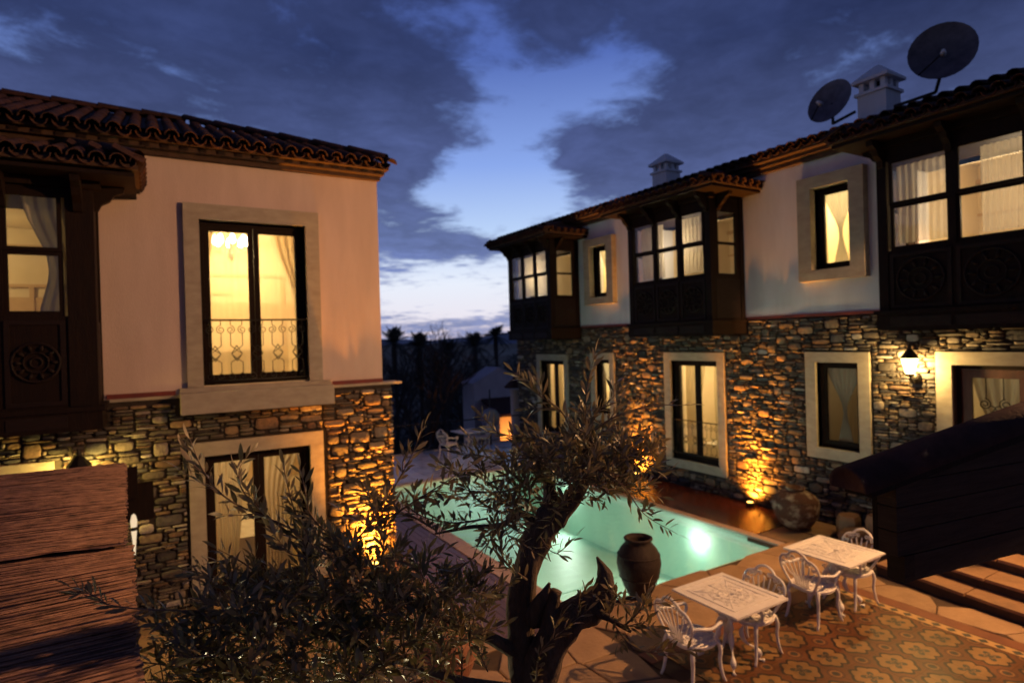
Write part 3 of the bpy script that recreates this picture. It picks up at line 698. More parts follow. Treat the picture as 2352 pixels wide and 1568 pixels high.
    for su, sg in ((u0-.022, -1), (u1+.022, 1)):
        m = MB(); m.prism([F.P(su+sg*a*.8, N*.72, zs+b*.7) for a, b in prof], F.P(0, N*.72+.09, 0)-F.P(0, N*.72, 0)); m.build('console', M_wood, B)
    # lean-to hipped roof
    nE, uA, uB = N+over, u0-over, u1+over; rise = (wallz-ze); q = .45
    P = [F.P(uA, 0, ze), F.P(uA, nE, ze), F.P(uB, nE, ze), F.P(uB, 0, ze), F.P(uB-nE*q*1.5, 0, wallz), F.P(uA+nE*q*1.5, 0, wallz)]
    m = MB(); m.add(P+[p-Vector((0, 0, .05)) for p in P[:4]], [(1, 2, 4, 5), (0, 1, 5), (2, 3, 4), (6, 7, 1, 0), (7, 8, 2, 1), (8, 9, 3, 2), (9, 8, 7, 6)]); m.build('roof_deck', M_corn, B)
    cnt = [0]; ed = F.P(0, 1, 0)-F.P(0, 0, 0); up = (-ed*nE+Vector((0, 0, rise))).normalized()
    tile_slope(B, P[1]-up*.04, P[2]-up*.04, up, sqrt(nE**2+rise**2), pitch=.2, L=.34, rad=.088, hip0=.68, hip1=.68, count=cnt, limit=300)
    for A_, C_, sg in ((P[0], P[1], 1), (P[3], P[2], -1)):
        ux = (F.P(1, 0, 0)-F.P(0, 0, 0))*sg; u2 = (ux*nE*q*1.5+Vector((0, 0, rise))).normalized()
        tile_slope(B, C_-u2*.04, A_-u2*.04, u2, nE*q*1.5, pitch=.2, L=.34, rad=.088, hip0=1.4, hip1=-1, count=cnt, limit=300)
    ridge_caps(B, P[1]+Vector((0, 0, .07)), P[5]+Vector((0, 0, .06)), .1); ridge_caps(B, P[2]+Vector((0, 0, .07)), P[4]+Vector((0, 0, .06)), .1)
    return B
bay(FL, LH, -3.0, -.60, .80, 2.66, 2.95, 4.09, 5.42, 4.77, 5.62, 5.78, post=.26, over=.5, wallz=6.2)
curtain('c', 'grey drapes drawn aside in the dark timber bay window of the peach house', FL, [([(-1.30, 5.48), (-1.05, 4.6), (-1.16, 4.0)], [(-.62, 5.48), (-.62, 4.0)]), ([(-2.95, 5.48), (-2.95, 4.0)], [(-2.5, 5.48), (-2.6, 4.0)])], .60, M_drapeg, 5)

# ------------------------------------------------------------------ right-hand house
RH = thing('white_house', 'long white plastered house with three dark timber bays over a rubble stone ground floor', 'house', (XR, 10, 0))
hA = (9.03, 10.43, .62, 2.98); hB = (5.93, 6.73, 1.40, 3.0); hC = (14.8, 16.1, .6, 2.9); hD = (12.68, 13.3, 1.45, 2.96); hE = (3.2, 4.48, .60, 3.0)
hs1 = (5.96, 6.68, 4.72, 6.24); hs2 = (12.58, 13.30, 4.70, 6.12)
bays = [(2.12, 5.0), (8.29, 10.68), (13.99, 16.26)]; bh = [(a+.08, b-.08, 3.9, 6.16) for a, b in bays]
YE = 17.55
mb = MB(); wall_cells(FR, mb, -2, YE, 3.92, 7.0, [hs1, hs2]+bh, -.35, 0); mb.box(XR+.351, 16, YE-.35, YE, 3.92, 7.0); mb.build('plaster_wall', M_plaster2, RH)
mb = MB(); wall_cells(FR, mb, -2, YE, -.05, 3.86, [hA, hB, hC, hD, hE], -.35, 0); mb.box(XR+.351, 16, YE-.35, YE, -.05, 3.86); rw_ = mb.build('stone_wall', M_mortar, RH)
hol = [(9.03-.2, 10.43+.2, .62-.22, 3.18), (5.93-.2, 6.73+.2, 1.19, 3.2), (14.6, 16.3, .4, 3.1), (12.48, 13.5, 1.25, 3.15), (2.98, 4.7, 0, 3.2)]+[(a-.06, b+.06, 3.56, 3.9) for a, b in bays]
lay_stones(FR, rw_, pack_stones(2.6, YE, 0, 3.85, hol, 5, 1.3, .05, .028), 31, .038)
for a, b in ((-2, 2.02), (5.09, 8.2), (10.78, 13.9), (16.36, YE)):
    mb = MB(); FR.box(mb, a, b, -.2, .035, 3.862, 3.918); mb.build('dark_red_band', M_red, RH)
for h, sl in ((hA, .2), (hC, .2)): surround(FR, RH, *h, w=.2, n=.06, wt=.19, sill=sl)
for h in (hB, hD): surround(FR, RH, *h, w=.2, n=.06, wt=.19, sill=.2)
surround(FR, RH, *hE, w=.22, n=.06, wt=.2)
for h in (hs1, hs2): surround(FR, RH, *h, w=.26, n=.16, wt=.22, sill=.2, name='stone_surround')
wA = casement(FR, RH, hA[0]+.004, hA[1]-.004, hA[2]+.004, hA[3]-.004, 2); french_railing(FR, wA, hA[0]+.02, hA[1]-.02, .78, 1.57, .03, 5)
wC = casement(FR, RH, hC[0]+.004, hC[1]-.004, hC[2]+.004, hC[3]-.004, 2)
for h in (hB, hD, hs1, hs2): casement(FR, RH, h[0]+.004, h[1]-.004, h[2]+.004, h[3]-.004, 1, fw=.06)
# double door with glazed lights and wrought grilles
dr = thing('door', None, None, FR.P(3.85, -.17, .6), parent=RH); m = MB(); u0, u1, z0, z1 = hE
FR.box(m, u0, u0+.06, -.2, -.1, z0, z1); FR.box(m, u1-.06, u1, -.2, -.1, z0, z1); FR.box(m, u0+.06, u1-.06, -.2, -.1, z1-.07, z1); m.build('frame', M_wood, dr)
M_door = mat('red_brown_door', (.10, .035, .02), .45, (.06, .022, .014), 6, bump=.3, stretch=(3, 3, .5))
for a, b in ((u0+.065, 3.55), (3.555, u1-.065)):
    m = MB(); k = .13; zl = 1.75
    FR.box(m, a, a+k, -.18, -.12, z0+.01, z1-.075); FR.box(m, b-k, b, -.18, -.12, z0+.01, z1-.075); FR.box(m, a+k, b-k, -.18, -.12, z1-.075-k, z1-.075); FR.box(m, a+k, b-k, -.18, -.12, z0+.01, zl)
    m.build('door_leaf', M_door, dr)
    if b-a > .5:
        g = MB(); FR.box(g, a+k, b-k, -.155, -.15, zl, z1-.2); g.build('pane', M_glass, dr); m = MB(); c = (a+b)/2
        for s_ in (-1, 1):
            m.tube([FR.P(c+s_*.11, -.115, z1-.2), FR.P(c+s_*.11, -.115, 2.48)], .009, 5); scroll(m, FR, c+s_*.13, 2.40, .085, 1.7, -.115, s_, pi/2, .009)
            m.tube(catmull([FR.P(c+s_*.05, -.115, 2.38), FR.P(c, -.115, 2.34), FR.P(c+s_*.09, -.115, 2.2), FR.P(c+s_*.09, -.115, 2.0), FR.P(c, -.115, 1.85)], 4), .009, 5)
        m.build('door_grille', M_iron, dr)
room(RH, FR, 8.3, 11.2, .3, 3.4, 2.4, 110, hA, '', col=(1, .78, .42)); room(RH, FR, 14.0, 16.9, .3, 3.3, 2.2, 70, hC, '', col=(1, .78, .42))
room(RH, FR, 5.2, 7.4, .3, 3.4, 2.0, 5, hB, '', col=(1, .8, .5), decor=False); room(RH, FR, 12.0, 13.8, .6, 3.4, 2.0, 150, hD, '', col=(1, .80, .44), decor=False)
room(RH, FR, 2.3, 4.95, .3, 3.4, 2.2, 22, hE, '', col=(1, .8, .45), decor=False)
room(RH, FR, 5.3, 7.3, 4.1, 6.7, 1.8, 150, hs1, '', col=(1, .80, .42), decor=False); room(RH, FR, 12.0, 13.58, 4.1, 6.7, 1.8, 150, hs2, '', col=(1, .80, .42), decor=False)
for i, (a, b) in enumerate(bays):
    room(RH, FR, a-.3, b+.1, 3.7, 6.6, 2.3, (90, 60, 50)[i], bh[i], '', col=(1, .74, .42), lampn=(-.5, .3, .3)[i], lampz=5.5, lampu=(a+b)/2+.1, size=.10)
    bay(FR, RH, a, b, 1.02, 3.57, 3.87, 4.84, 6.10, 5.45, 6.42, 6.56, post=.12, over=.5, wallz=6.92)
sf = lambda s_: mat_curtain('sheer_%d' % s_, (.78, .72, .60), .45, .6)
def bar(u0, u1, z0, z1, F=FR): return ([(u0, z1), (u0, z0)], [(u1, z1), (u1, z0)])
curtain('c', 'sheer curtains behind the glass of the near bay above the lit wall lantern', FR, [bar(2.3, 3.0, 4.9, 6.1), bar(3.15, 3.75, 4.9, 6.1), bar(4.1, 4.85, 4.9, 6.1)], .78, M_sheer, 8)
curtain('c', 'sheer curtains behind the glass of the middle bay on the white house', FR, [bar(8.5, 9.3, 4.9, 6.1), bar(9.8, 10.5, 4.9, 6.1)], .78, M_sheer, 8)
curtain('c', 'sheer curtains behind the glass of the farthest bay on the white house', FR, [bar(14.2, 16.1, 4.9, 6.1)], .78, M_sheer, 16)
def tied(F, u0, u1, z0, z1, w=.07, zk=.42):
    c = (u0+u1)/2; zt = z0+(z1-z0)*zk; return ([(u0, z1), (c-w*.5, zt), (c-w*2, z0)], [(u1, z1), (c+w*.5, zt), (c+w*2, z0)])
curtain('c', 'grey curtain tied at its waist in the bright window between near and middle bays', FR, [tied(FR, hs1[0]+.06, hs1[1]-.06, 4.78, 6.2)], -.215, M_drapeg, 6, .012)
curtain('c', 'curtain tied at its waist in the bright window between middle and far bays', FR, [tied(FR, hs2[0]+.06, hs2[1]-.06, 4.76, 6.08)], -.215, M_drapeg, 6, .012)
curtain('c', 'tied curtain in the dim stone framed window under the white wall beside the lantern', FR, [tied(FR, hB[0]+.06, hB[1]-.06, 1.46, 2.95)], -.215, M_drapeg, 6, .012)
curtain('c', 'curtain in the small bright ground floor window behind the top of the olive tree', FR, [tied(FR, hD[0]+.06, hD[1]-.06, 1.5, 2.92)], -.215, M_drapeg, 6, .012)
curtain('c', 'yellow drapes in the railed french window between the two wall uplights', FR, [([(10.36, 2.95), (10.36, .65)], [(9.75, 2.95), (9.95, 1.6), (9.98, .65)]), bar(9.08, 9.5, .65, 2.95)], -.42, M_drape, 6)
curtain('c', 'pale drapes in the ground floor french window nearest the far end of the white house', FR, [bar(14.86, 15.3, .65, 2.88), bar(15.5, 16.0, .65, 2.88)], -.42, M_drape, 6)
curtain('c', 'pale curtain behind the glass of the carved house door', FR, [tied(FR, 3.6, 4.4, .7, 2.95, .05, .3)], -.42, M_drapeg, 5)
# roof of the white house
rr = thing('roof', None, None, (10.4, 8, 7), parent=RH); p2 = 12.5*pi/180
mb = MB(); mb.add([(10.38, -2, 7.03), (10.38, YE+.35, 7.03), (14.5, YE+.35, 7.03+4.12*math.tan(p2)), (14.5, -2, 7.03+4.12*math.tan(p2)), (16, YE+.35, 6.9), (16, -2, 6.9)], [(0, 1, 2, 3), (3, 2, 4, 5), (1, 4, 2)]); mb.build('roof_deck', M_corn, rr)
tile_slope(rr, (10.32, YE+.35, 7.02), (10.32, 2.0, 7.02), (cos(p2), 0, sin(p2)), 1.9, pitch=.21, limit=300)
mb = MB(); FR.box(mb, -2, YE+.1, .003, .10, 6.80, 6.88); FR.box(mb, -2, YE+.2, .003, .22, 6.88, 6.95); FR.box(mb, -2, YE+.3, -.2, .36, 6.95, 7.02); mb.build('cornice', M_corn, rr)
def chimney(cx, cy, z, w, h):
    c = thing('chimney', None, None, (cx, cy, z), parent=RH); s_ = w/2
    m = MB(); m.box(cx-s_, cx+s_, cy-s_, cy+s_, z-.6, z+h*.40); m.box(cx-s_-.04, cx+s_+.04, cy-s_-.04, cy+s_+.04, z+h*.40, z+h*.46); m.build('stack', M_plaster2, c)
    m = MB()
    for i in range(3):
        for j in range(3):
            if i != 1 or j != 1:
                a = cx-s_+.02+i*(w-.125)/2; b = cy-s_+.02+j*(w-.125)/2; m.box(a, a+.085, b, b+.085, z+h*.46, z+h*.65)
    m.build('vent_piers', M_plaster2, c)
    m = MB(); m.box(cx-s_+.16, cx+s_-.16, cy-s_+.16, cy+s_-.16, z+h*.46, z+h*.65); m.build('flue', M_iron, c)
    m = MB(); e_ = s_+.07; zt = z+h*.65; m.box(cx-e_, cx+e_, cy-e_, cy+e_, zt, zt+.05)
    m.add([(cx-e_, cy-e_, zt+.051), (cx+e_, cy-e_, zt+.051), (cx+e_, cy+e_, zt+.051), (cx-e_, cy+e_, zt+.051), (cx-.04, cy-.04, z+h), (cx+.04, cy-.04, z+h), (cx+.04, cy+.04, z+h), (cx-.04, cy+.04, z+h)], [(0, 1, 5, 4), (1, 2, 6, 5), (2, 3, 7, 6), (3, 0, 4, 7), (4, 5, 6, 7)])
    m.build('chimney_cap', M_plaster2, c)
chimney(11.6, 11.25, 7.45, .50, .86); chimney(11.5, 5.86, 7.50, .50, .90)
def dish(label, c, rad, nrm, arm, mast):
    c = Vector(c); nz_ = Vector(nrm).normalized(); t = thing('satellite_dish', label, 'satellite dish', mast[0])
    a = nz_.orthogonal().normalized(); b = nz_.cross(a); m = MB(); vs = [c-nz_*rad*.22]; rows, n = 5, 26
    for i in range(1, rows+1):
        r = rad*i/rows; vs += [c+(a*cos(2*pi*k/n)+b*sin(2*pi*k/n))*r-nz_*rad*.22*(1-(i/rows)**2) for k in range(n)]
    fs = [(0, 1+k, 1+(k+1) % n) for k in range(n)]+[(1+(i-1)*n+k, 1+i*n+k, 1+i*n+(k+1) % n, 1+(i-1)*n+(k+1) % n) for i in range(1, rows) for k in range(n)]
    m.add(vs, fs, True); off = len(vs); m.add([v-nz_*.012 for v in vs], [f[::-1] for f in fs], True); m.build('reflector', M_dish, t)
    m = MB(); m.tube([c+b*rad*1.0*(1 if b.z < 0 else -1), c+nz_*rad*.72+Vector((0, 0, -rad*.45))], .014, 5); m.tube([c-nz_*rad*.25, c-nz_*.12-Vector((0, 0, rad*.5)), Vector(mast[1])], .03, 6); m.build('arm', M_iron, t)
    m = MB(); q = c+nz_*rad*.72+Vector((0, 0, -rad*.45)); m.tube([q-nz_*.05, q+nz_*.06], [.045, .03], 8); m.build('receiver', M_plaster2, t)
    m = MB(); m.tube([mast[0], mast[1]], .028, 6); m.build('mast', M_iron, t)
dish('smaller satellite dish tilted edge on, left of the white chimney on the roof', (11.2, 6.62, 7.98), .43, (-.93, .02, .30), .5, [(11.25, 6.15, 7.62), (11.2, 6.55, 7.52)])
dish('larger round satellite dish on the roof right of the white chimney', (11.2, 4.70, 8.12), .48, (-.86, -.40, .14), .5, [(11.3, 5.5, 7.5), (11.22, 4.82, 7.48)])

# ------------------------------------------------------------------ wall lanterns and uplights
def lantern(label, F, u, z, power, col, group=None):
    t = thing('wall_lantern', label, 'lantern', F.P(u, 0, z)); n = .26; P = lambda a, b, c: F.P(u+a, b, z+c)
    m = MB(); c = P(0, n, 0); m.lathe([(.13, .12), (.14, .14), (.06, .24), (.03, .27), (.03, .30), (.008, .36)], c, 8, False); m.build('lantern_cap', M_iron, t); m = MB(); m.lathe([(.05, -.17), (.07, -.14), (.06, -.12)], c, 8, False); m.build('lantern_base', M_iron, t)
    m = MB(); m.lathe([(.062, -.119), (.125, .119)], c, 8, False); m.build('lantern_glass', emit('lantern_glow', (1, .66, .22), 10, True), t)
    m = MB(); m.tube(catmull([P(0, n, -.17), P(0, n*.8, -.27), P(0, n*.35, -.25), P(0, .03, -.16)], 5), .018, 6)
    m.lathe([(.03, -.30), (.075, -.24), (.075, -.16), (.03, -.1)], P(0, .07, 0), 8); m.build('bracket', M_iron, t)
    lamp('lantern_light', 'POINT', P(0, n, .0), power*1.1, col, .05, parent=t)
    return t
lantern('lit black wall lantern between the dim window and the door of the white house', FR, 4.98, 2.98, 120, (1, .62, .20))
lantern('lit black wall lantern on the peach house, just above the reed canopy', FL, -.85, 2.02, 58, (1, .66, .13))
def uplight(label, loc, power, dirn, col=(1, .33, .028), spot=96):
    t = thing('wall_uplight', label, 'uplight', loc, group='uplights at the foot of the stone walls'); m = MB()
    m.lathe([(.08, 0), (.085, .05), (.07, .085)], loc, 12); m.build('housing', M_iron, t)
    m = MB(); m.lathe([(.06, .0851), (.0, .088)], loc, 12); m.build('lens', emit('uplight_lens', (1, .50, .08), 9), t)
    l = Vector(loc)+Vector((0, 0, .12)); lamp('uplight_beam', 'SPOT', l, power*6.5, col, .04, parent=t, rot=aim(dirn), spot=spot, blend=1.0); lamp('uplight_spill', 'SPOT', Vector(loc)+Vector((0, 0, .10)), power*1.5, col, .05, parent=t, rot=aim((dirn[0]*6, dirn[1]*6, dirn[2])), spot=130, blend=1.0)
uplight('uplight on the red deck at the stone wall, nearest the lime flaked urn', (10.52, 8.12, .0), 430, (.10, 0, 1), spot=52)
uplight('uplight on the red deck at the stone wall, farther one seen through olive leaves', (10.52, 11.5, .0), 400, (.10, 0, 1), spot=52)
uplight('uplight at the stone corner of the peach house, behind the olive leaves', (2.95, 9.38, .0), 420, (.03, .12, 1), spot=84)

# ------------------------------------------------------------------ pool
pool = thing('pool', 'rectangular turquoise swimming pool lit from below the water', 'swimming pool', (6.8, 10, -1.4))
m = MB(); zb = -1.35
m.add([(X0, Y0, zb), (X1, Y0, zb), (X1, Y1, zb), (X0, Y1, zb), (X0, Y0, -.02), (X1, Y0, -.02), (X1, Y1, -.02), (X0, Y1, -.02)], [(0, 1, 2, 3), (4, 5, 1, 0), (5, 6, 2, 1), (6, 7, 3, 2), (7, 4, 0, 3)]); m.build('basin', M_aqua, pool)
for nm, a in (('waterline_tiles', (X0+.002, X0+.012, Y0+.02, Y1-.02)), ('waterline_tiles', (X1-.012, X1-.002, Y0+.02, Y1-.02)), ('waterline_tiles', (X0+.02, X1-.02, Y0+.002, Y0+.012)), ('waterline_tiles', (X0+.02, X1-.02, Y1-.012, Y1-.002))):
    MB().box(*a, -.21, -.022).build(nm, mat('waterline_mosaic', (.62, .76, .66), .35, (.45, .62, .52), 30), pool)
for i in range(4):
    MB().box(X0+.9, X1-.9, Y0+1.2+i*1.9, Y0+1.2+i*1.9+.05, -1.3495, -1.342).build('floor_line', mat('floor_mosaic_line', (.30, .52, .42), .5), pool)
m = MB(); m.add([(X0, Y0, -.07), (X1, Y0, -.07), (X1, Y1, -.07), (X0, Y1, -.07)], [(0, 1, 2, 3)]); m.build('pool_water', M_water, kind='structure')
def pool_light(x, y, z, dx_):
    m = MB(); m.prism([(x, y+.13*cos(k*pi/8), z+.13*sin(k*pi/8)) for k in range(16)], (dx_*.03, 0, 0)); m.build('pool_light', emit('pool_lens', (.9, 1, .84), 5), pool)
    lamp('pool_beam', 'SPOT', (x+dx_*.08, y, z), 128, (.92, 1, .88), .12, parent=pool, rot=aim((dx_, 0, -.45)), spot=146, blend=.5)
    lamp('pool_glow', 'POINT', (x+dx_*.2, y, z), 12, (.92, 1, .88), .05, parent=pool)
for x, y, z, s_ in ((X1, 8.1, -.42, -1), (X1, 12.25, -.42, -1), (X0, 10.3, -.42, 1), (X0, 7.4, -.42, 1)): pool_light(x, y, z, s_)
cp = thing('pool_coping', None, None, (6.8, 10, 0), kind='structure')
def coping(x0, x1, y0, y1, along, L=.6):
    n = max(1, round(((x1-x0) if along == 'x' else (y1-y0))/L))
    for k in range(n):
        m = MB(); g = .004
        if along == 'x': w = (x1-x0)/n; m.box(x0+k*w+g, x0+(k+1)*w-g, y0, y1, -.06, .012+.003*(k % 2))
        else: w = (y1-y0)/n; m.box(x0, x1, y0+k*w+g, y0+(k+1)*w-g, -.06, .012+.003*(k % 2))
        m.build('coping_stone', M_cope, cp)
coping(X0-.28, X0+.01, Y0, Y1, 'y'); coping(X1-.01, X1+.16, Y0, Y1, 'y'); coping(X0-.28, X1+.16, Y1-.01, Y1+.22, 'x')
# ------------------------------------------------------------------ decks (boards run beside the pool)
def deck(name, x0, x1, y0, y1, m_, w=.12, L=2.4):
    t = thing(name, None, None, ((x0+x1)/2, (y0+y1)/2, 0), kind='structure'); n = round((x1-x0)/w); w = (x1-x0)/n; rs = random.Random(len(name))
    b = MB().box(x0, x1, y0, y1, -.085, -.05).build('deck_bearers', M_grout, t)
    for k in range(n):
        y = y0-rs.uniform(0, L*.8)
        while y < y1:
            a, c = max(y, y0), min(y+L, y1)
            if c-a > .05:
                me = MB().box(0, w-.007, 0, c-a-.006, -.03, 0).mesh('deck_board', m_); inst('deck_board', me, t, (x0+k*w+.0035, a+.003, rs.uniform(-.0015, .0015)))
            y += L
deck('red_deck', X1+.165, 10.68, 6.95, 17.5, M_deckr)
deck('grey_deck', 3.45, X0-.285, 6.0, 14.4, M_deckl)
# ------------------------------------------------------------------ far terrace of wet pavers
tr_ = thing('far_terrace', None, None, (7, 16, 0), kind='structure'); pm = [MB().box(0, .386, 0, .386, -.03, 0).mesh('paver', M_pave) for _ in range(1)]
MB().box(3.3, 13, 14.62, 18.32, -.08, -.031).build('terrace_bed', M_grout, tr_)
rs = random.Random(4)
for i in range(24):
    for j in range(9):
        x, y = 3.4+i*.4, 14.62+j*.4
        if x < 12.6: inst('paver', pm[0], tr_, (x, y, rs.uniform(-.002, .002)))
MB().box(3.3, 13, 18.23, 18.36, -3.2, .02).build('terrace_edge', M_trav, tr_)

# ------------------------------------------------------------------ flagstones (irregular, with dark joints)
def clip(poly, p, n):        # keep the side where (q-p).n < 0
    out = []
    for i in range(len(poly)):
        a, b = poly[i-1], poly[i]; da = (a[0]-p[0])*n[0]+(a[1]-p[1])*n[1]; db = (b[0]-p[0])*n[0]+(b[1]-p[1])*n[1]
        if (da < 0) != (db < 0): f = da/(da-db); out.append((a[0]+(b[0]-a[0])*f, a[1]+(b[1]-a[1])*f))
        if db < 0: out.append(b)
    return out
def flags(parent, x0, x1, y0, y1, s_, z, m_, seed, skip=None, th=.03, joint=.016, bounds=None):
    rs = random.Random(seed); pts = []
    nx_, ny_ = max(1, int((x1-x0)/s_)), max(1, int((y1-y0)/s_))
    for i in range(-1, nx_+1):
        for j in range(-1, ny_+1): pts.append((x0+(i+.5+rs.uniform(-.38, .38))*(x1-x0)/nx_, y0+(j+.5+rs.uniform(-.38, .38))*(y1-y0)/ny_))
    for i, p in enumerate(pts):
        if not (x0 <= p[0] <= x1 and y0 <= p[1] <= y1): continue
        poly = [(x0, y0), (x1, y0), (x1, y1), (x0, y1)]
        for k, q in enumerate(pts):
            if k != i and abs(q[0]-p[0]) < 3*s_ and abs(q[1]-p[1]) < 3*s_:
                n = (q[0]-p[0], q[1]-p[1]); l = sqrt(n[0]**2+n[1]**2); n = (n[0]/l, n[1]/l)
                poly = clip(poly, ((p[0]+q[0])/2-n[0]*joint/2, (p[1]+q[1])/2-n[1]*joint/2), n)
                if len(poly) < 3: break
        for bp, bn in (bounds or []):
            if len(poly) >= 3: poly = clip(poly, bp, bn)
        if len(poly) < 3: continue
        cx = sum(a[0] for a in poly)/len(poly); cy = sum(a[1] for a in poly)/len(poly)
        if skip and skip(cx, cy): continue
        dz_ = rs.uniform(-.004, .004); n = len(poly); m = MB()
        vs = [(a, b, z-th) for a, b in poly]+[(a, b, z-.008+dz_) for a, b in poly]+[(cx+(a-cx)*.965, cy+(b-cy)*.965, z+dz_) for a, b in poly]
        m.add(vs, [(k, (k+1) % n, n+(k+1) % n, n+k) for k in range(n)]+[(n+k, n+(k+1) % n, 2*n+(k+1) % n, 2*n+k) for k in range(n)]+[tuple(range(2*n, 3*n))]); m.build('flagstone', m_, parent)
fc = thing('flagstone_court', None, None, (5, 4, 0), kind='structure')
TX0, TX1, TY0, TY1 = 4.60, 8.32, -.9, 5.1
for a in ((-3.4, TX0-.004, -1, Y0-.01), (TX0, 8.9, TY1+.004, Y0-.01)): MB().box(a[0], a[1], a[2], a[3], -.08, -.024).build('joint_bed', M_grout, fc)
MB().box(8.9, 10.7, 4.6, 6.95, -.08, -.024).build('joint_bed', M_grout, fc)
MB().box(-3.4, 3.44, Y0-.009, 9.58, -.08, -.024).build('joint_bed', M_grout, fc)
flags(fc, .0, TX0-.006, 1.0, 6.0, .62, 0, M_flag, 3)
flags(fc, -3, 3.44, 6.0, 9.55, .6, 0, M_flag, 4)
flags(fc, TX0, 9.6, TY1+.01, Y0+.02, .62, 0, M_flag, 5)
flags(fc, 9.2, 10.68, Y0-.2, 6.94, .5, 0, M_flag, 6)
flags(fc, TX1+.012, 8.94, -1, TY1+.0, .66, 0, M_flag, 8, bounds=[((8.87, 3.4), (.993, -.12))])
MB().box(TX1+.008, 9.2, -1, TY1+.003, -.08, -.022).build('joint_bed', M_grout, fc)
# ------------------------------------------------------------------ patterned cement tile floor
pf = thing('patterned_floor', None, None, (6.5, 2.5, 0), kind='structure')
MB().box(TX0, TX1, TY0, TY1, -.08, -.0121).build('tile_bed', M_grout, pf)
tm = MB().box(.0008, .2392, .0008, .2392, -.012, 0).mesh('cement_tile', M_cement)
nt = 0
for i in range(14):
    for j in range(24):
        x, y = 7.96-(i+1)*.24-.0, 4.86-(j+1)*.24+.0
        if x > TX0+.01 and y > TY0: inst('cement_tile', tm, pf, (x, y, 0)); nt += 1
bt = MB().box(.001, .158, .0008, .1592, -.012, 0).mesh('border_tile', M_check)
for j in range(36): inst('border_tile', bt, pf, (7.962, 4.86-(j+1)*.16, 0))
for a in ((8.124, TX1, TY0, TY1), (TX0, 8.12, 4.868, TY1)): MB().box(*a, -.0119, .0005).build('red_border', mat('red_brown_border', (.20, .075, .035), .5, (.14, .05, .03), 4), pf)
# ------------------------------------------------------------------ steps up to the house door
stp = thing('garden_steps', 'broad stone steps rising from the tiled floor to the door of the white house', 'steps', (9.8, 3, 0))
def sx(x, y): return x+.115*(y-3.4)
tops = [(8.88, .15), (9.22, .30), (9.66, .45), (10.1, .60)]
for q, (x, z) in enumerate(tops):
    xe = tops[q+1][0] if q < 3 else 10.9; y0, y1 = -1, (4.82, 5.0, 5.1, 5.2)[q]
    m = MB(); m.prism([(sx(x, y0)+.02, y0, -.05), (sx(xe, y0)+.1 if q < 3 else 10.7, y0, -.05), (sx(xe, y1)+.1 if q < 3 else 10.7, y1, -.05), (sx(x, y1)+.02, y1, -.05)], (0, 0, z+.012)); m.build('riser', M_grout, stp)
    y = y0; rs = random.Random(q+40)
    while y < y1-.05:
        l = min(rs.uniform(.55, 1.1), y1-y); 
        if y1-y-l < .25: l = y1-y
        xa, xb = sx(x, y)-.01-rs.uniform(0, .03), sx(x, y+l)-.01-rs.uniform(0, .03); xe1, xe2 = (sx(xe, y)+.02, sx(xe, y+l)+.02) if q < 3 else (10.69, 10.69)
        m = MB(); g = .008; ym = y+l*rs.uniform(.35, .65); xm = (xa+xb)/2-rs.uniform(-.02, .025)
        m.prism([(xa, y+g, z-.037), (xe1, y+g, z-.037), (xe2, y+l-g, z-.037), (xb, y+l-g, z-.037), (xm, ym, z-.037)], (0, 0, .037+rs.uniform(-.004, .005))); m.build('tread_stone', M_step, stp); y += l
rk = random.Random(9)
for k, (x, y, z, sx_, sy_, h) in enumerate(((9.95, 5.65, 0, .75, .42, .24), (10.35, 5.95, 0, .5, .4, .36), (9.6, 5.35, 0, .5, .34, .15), (10.3, 5.4, 0, .6, .4, .5))):
    n = 9; ring = [(cos(2*pi*i/n+rk.uniform(-.2, .2))*sx_/2*rk.uniform(.85, 1.05), sin(2*pi*i/n)*sy_/2*rk.uniform(.85, 1.05)) for i in range(n)]
    m = MB(); m.add([(x+a, y+b, z-.02) for a, b in ring]+[(x+a, y+b, z+h*.8) for a, b in ring]+[(x+a*.85, y+b*.85, z+h) for a, b in ring], [(i, (i+1) % n, n+(i+1) % n, n+i) for i in range(n)]+[(n+i, n+(i+1) % n, 2*n+(i+1) % n, 2*n+i) for i in range(n)]+[tuple(range(2*n, 3*n))])
    m.build('edging_rock', M_step, label=('wide flat orange rock edging the steps beside the urn', 'squat rock against the stone wall behind the wide flat rock', 'lowest flat rock at the upper end of the steps', 'tall rock at the top corner of the steps below the window')[k], category='rock', group='rocks edging the steps')

# ------------------------------------------------------------------ jars
def jar(name, label, cat_, loc, prof, m_, n=28, lip=None, extra=None, k_=1.0):
    prof = [(r*k_, z*k_) for r, z in prof]; lip = tuple(q*k_ for q in lip) if lip else None; extra = [(r*k_, z*k_, w) for r, z, w in (extra or [])]
    t = thing(name, label, cat_, loc); m = MB(); m.lathe(prof, loc, n); m.build('body', m_, t)
    if lip:
        m = MB(); m.tube([(loc[0]+lip[0]*cos(k*pi/12), loc[1]+lip[0]*sin(k*pi/12), loc[2]+lip[1]) for k in range(25)], lip[2], 7, cap=False); m.build('lip', m_, t)
    for r, z, w in (extra or []):
        m = MB(); m.tube([(loc[0]+r*cos(k*pi/12), loc[1]+r*sin(k*pi/12), loc[2]+z) for k in range(25)], w, 6, cap=False); m.build('raised_band', m_, t)
jar('amphora', 'tall dark brown clay amphora standing at the near edge of the pool', 'jar', (5.66, 6.20, .012),
    [(.13, 0), (.17, .03), (.25, .18), (.32, .38), (.345, .52), (.335, .62), (.29, .74), (.22, .82), (.195, .86), (.215, .90), (.18, .905), (.165, .86), (.17, .80), (.12, .5)], M_jar, lip=(.205, .905, .022), extra=[(.30, .32, .01), (.325, .66, .01)], k_=.88)
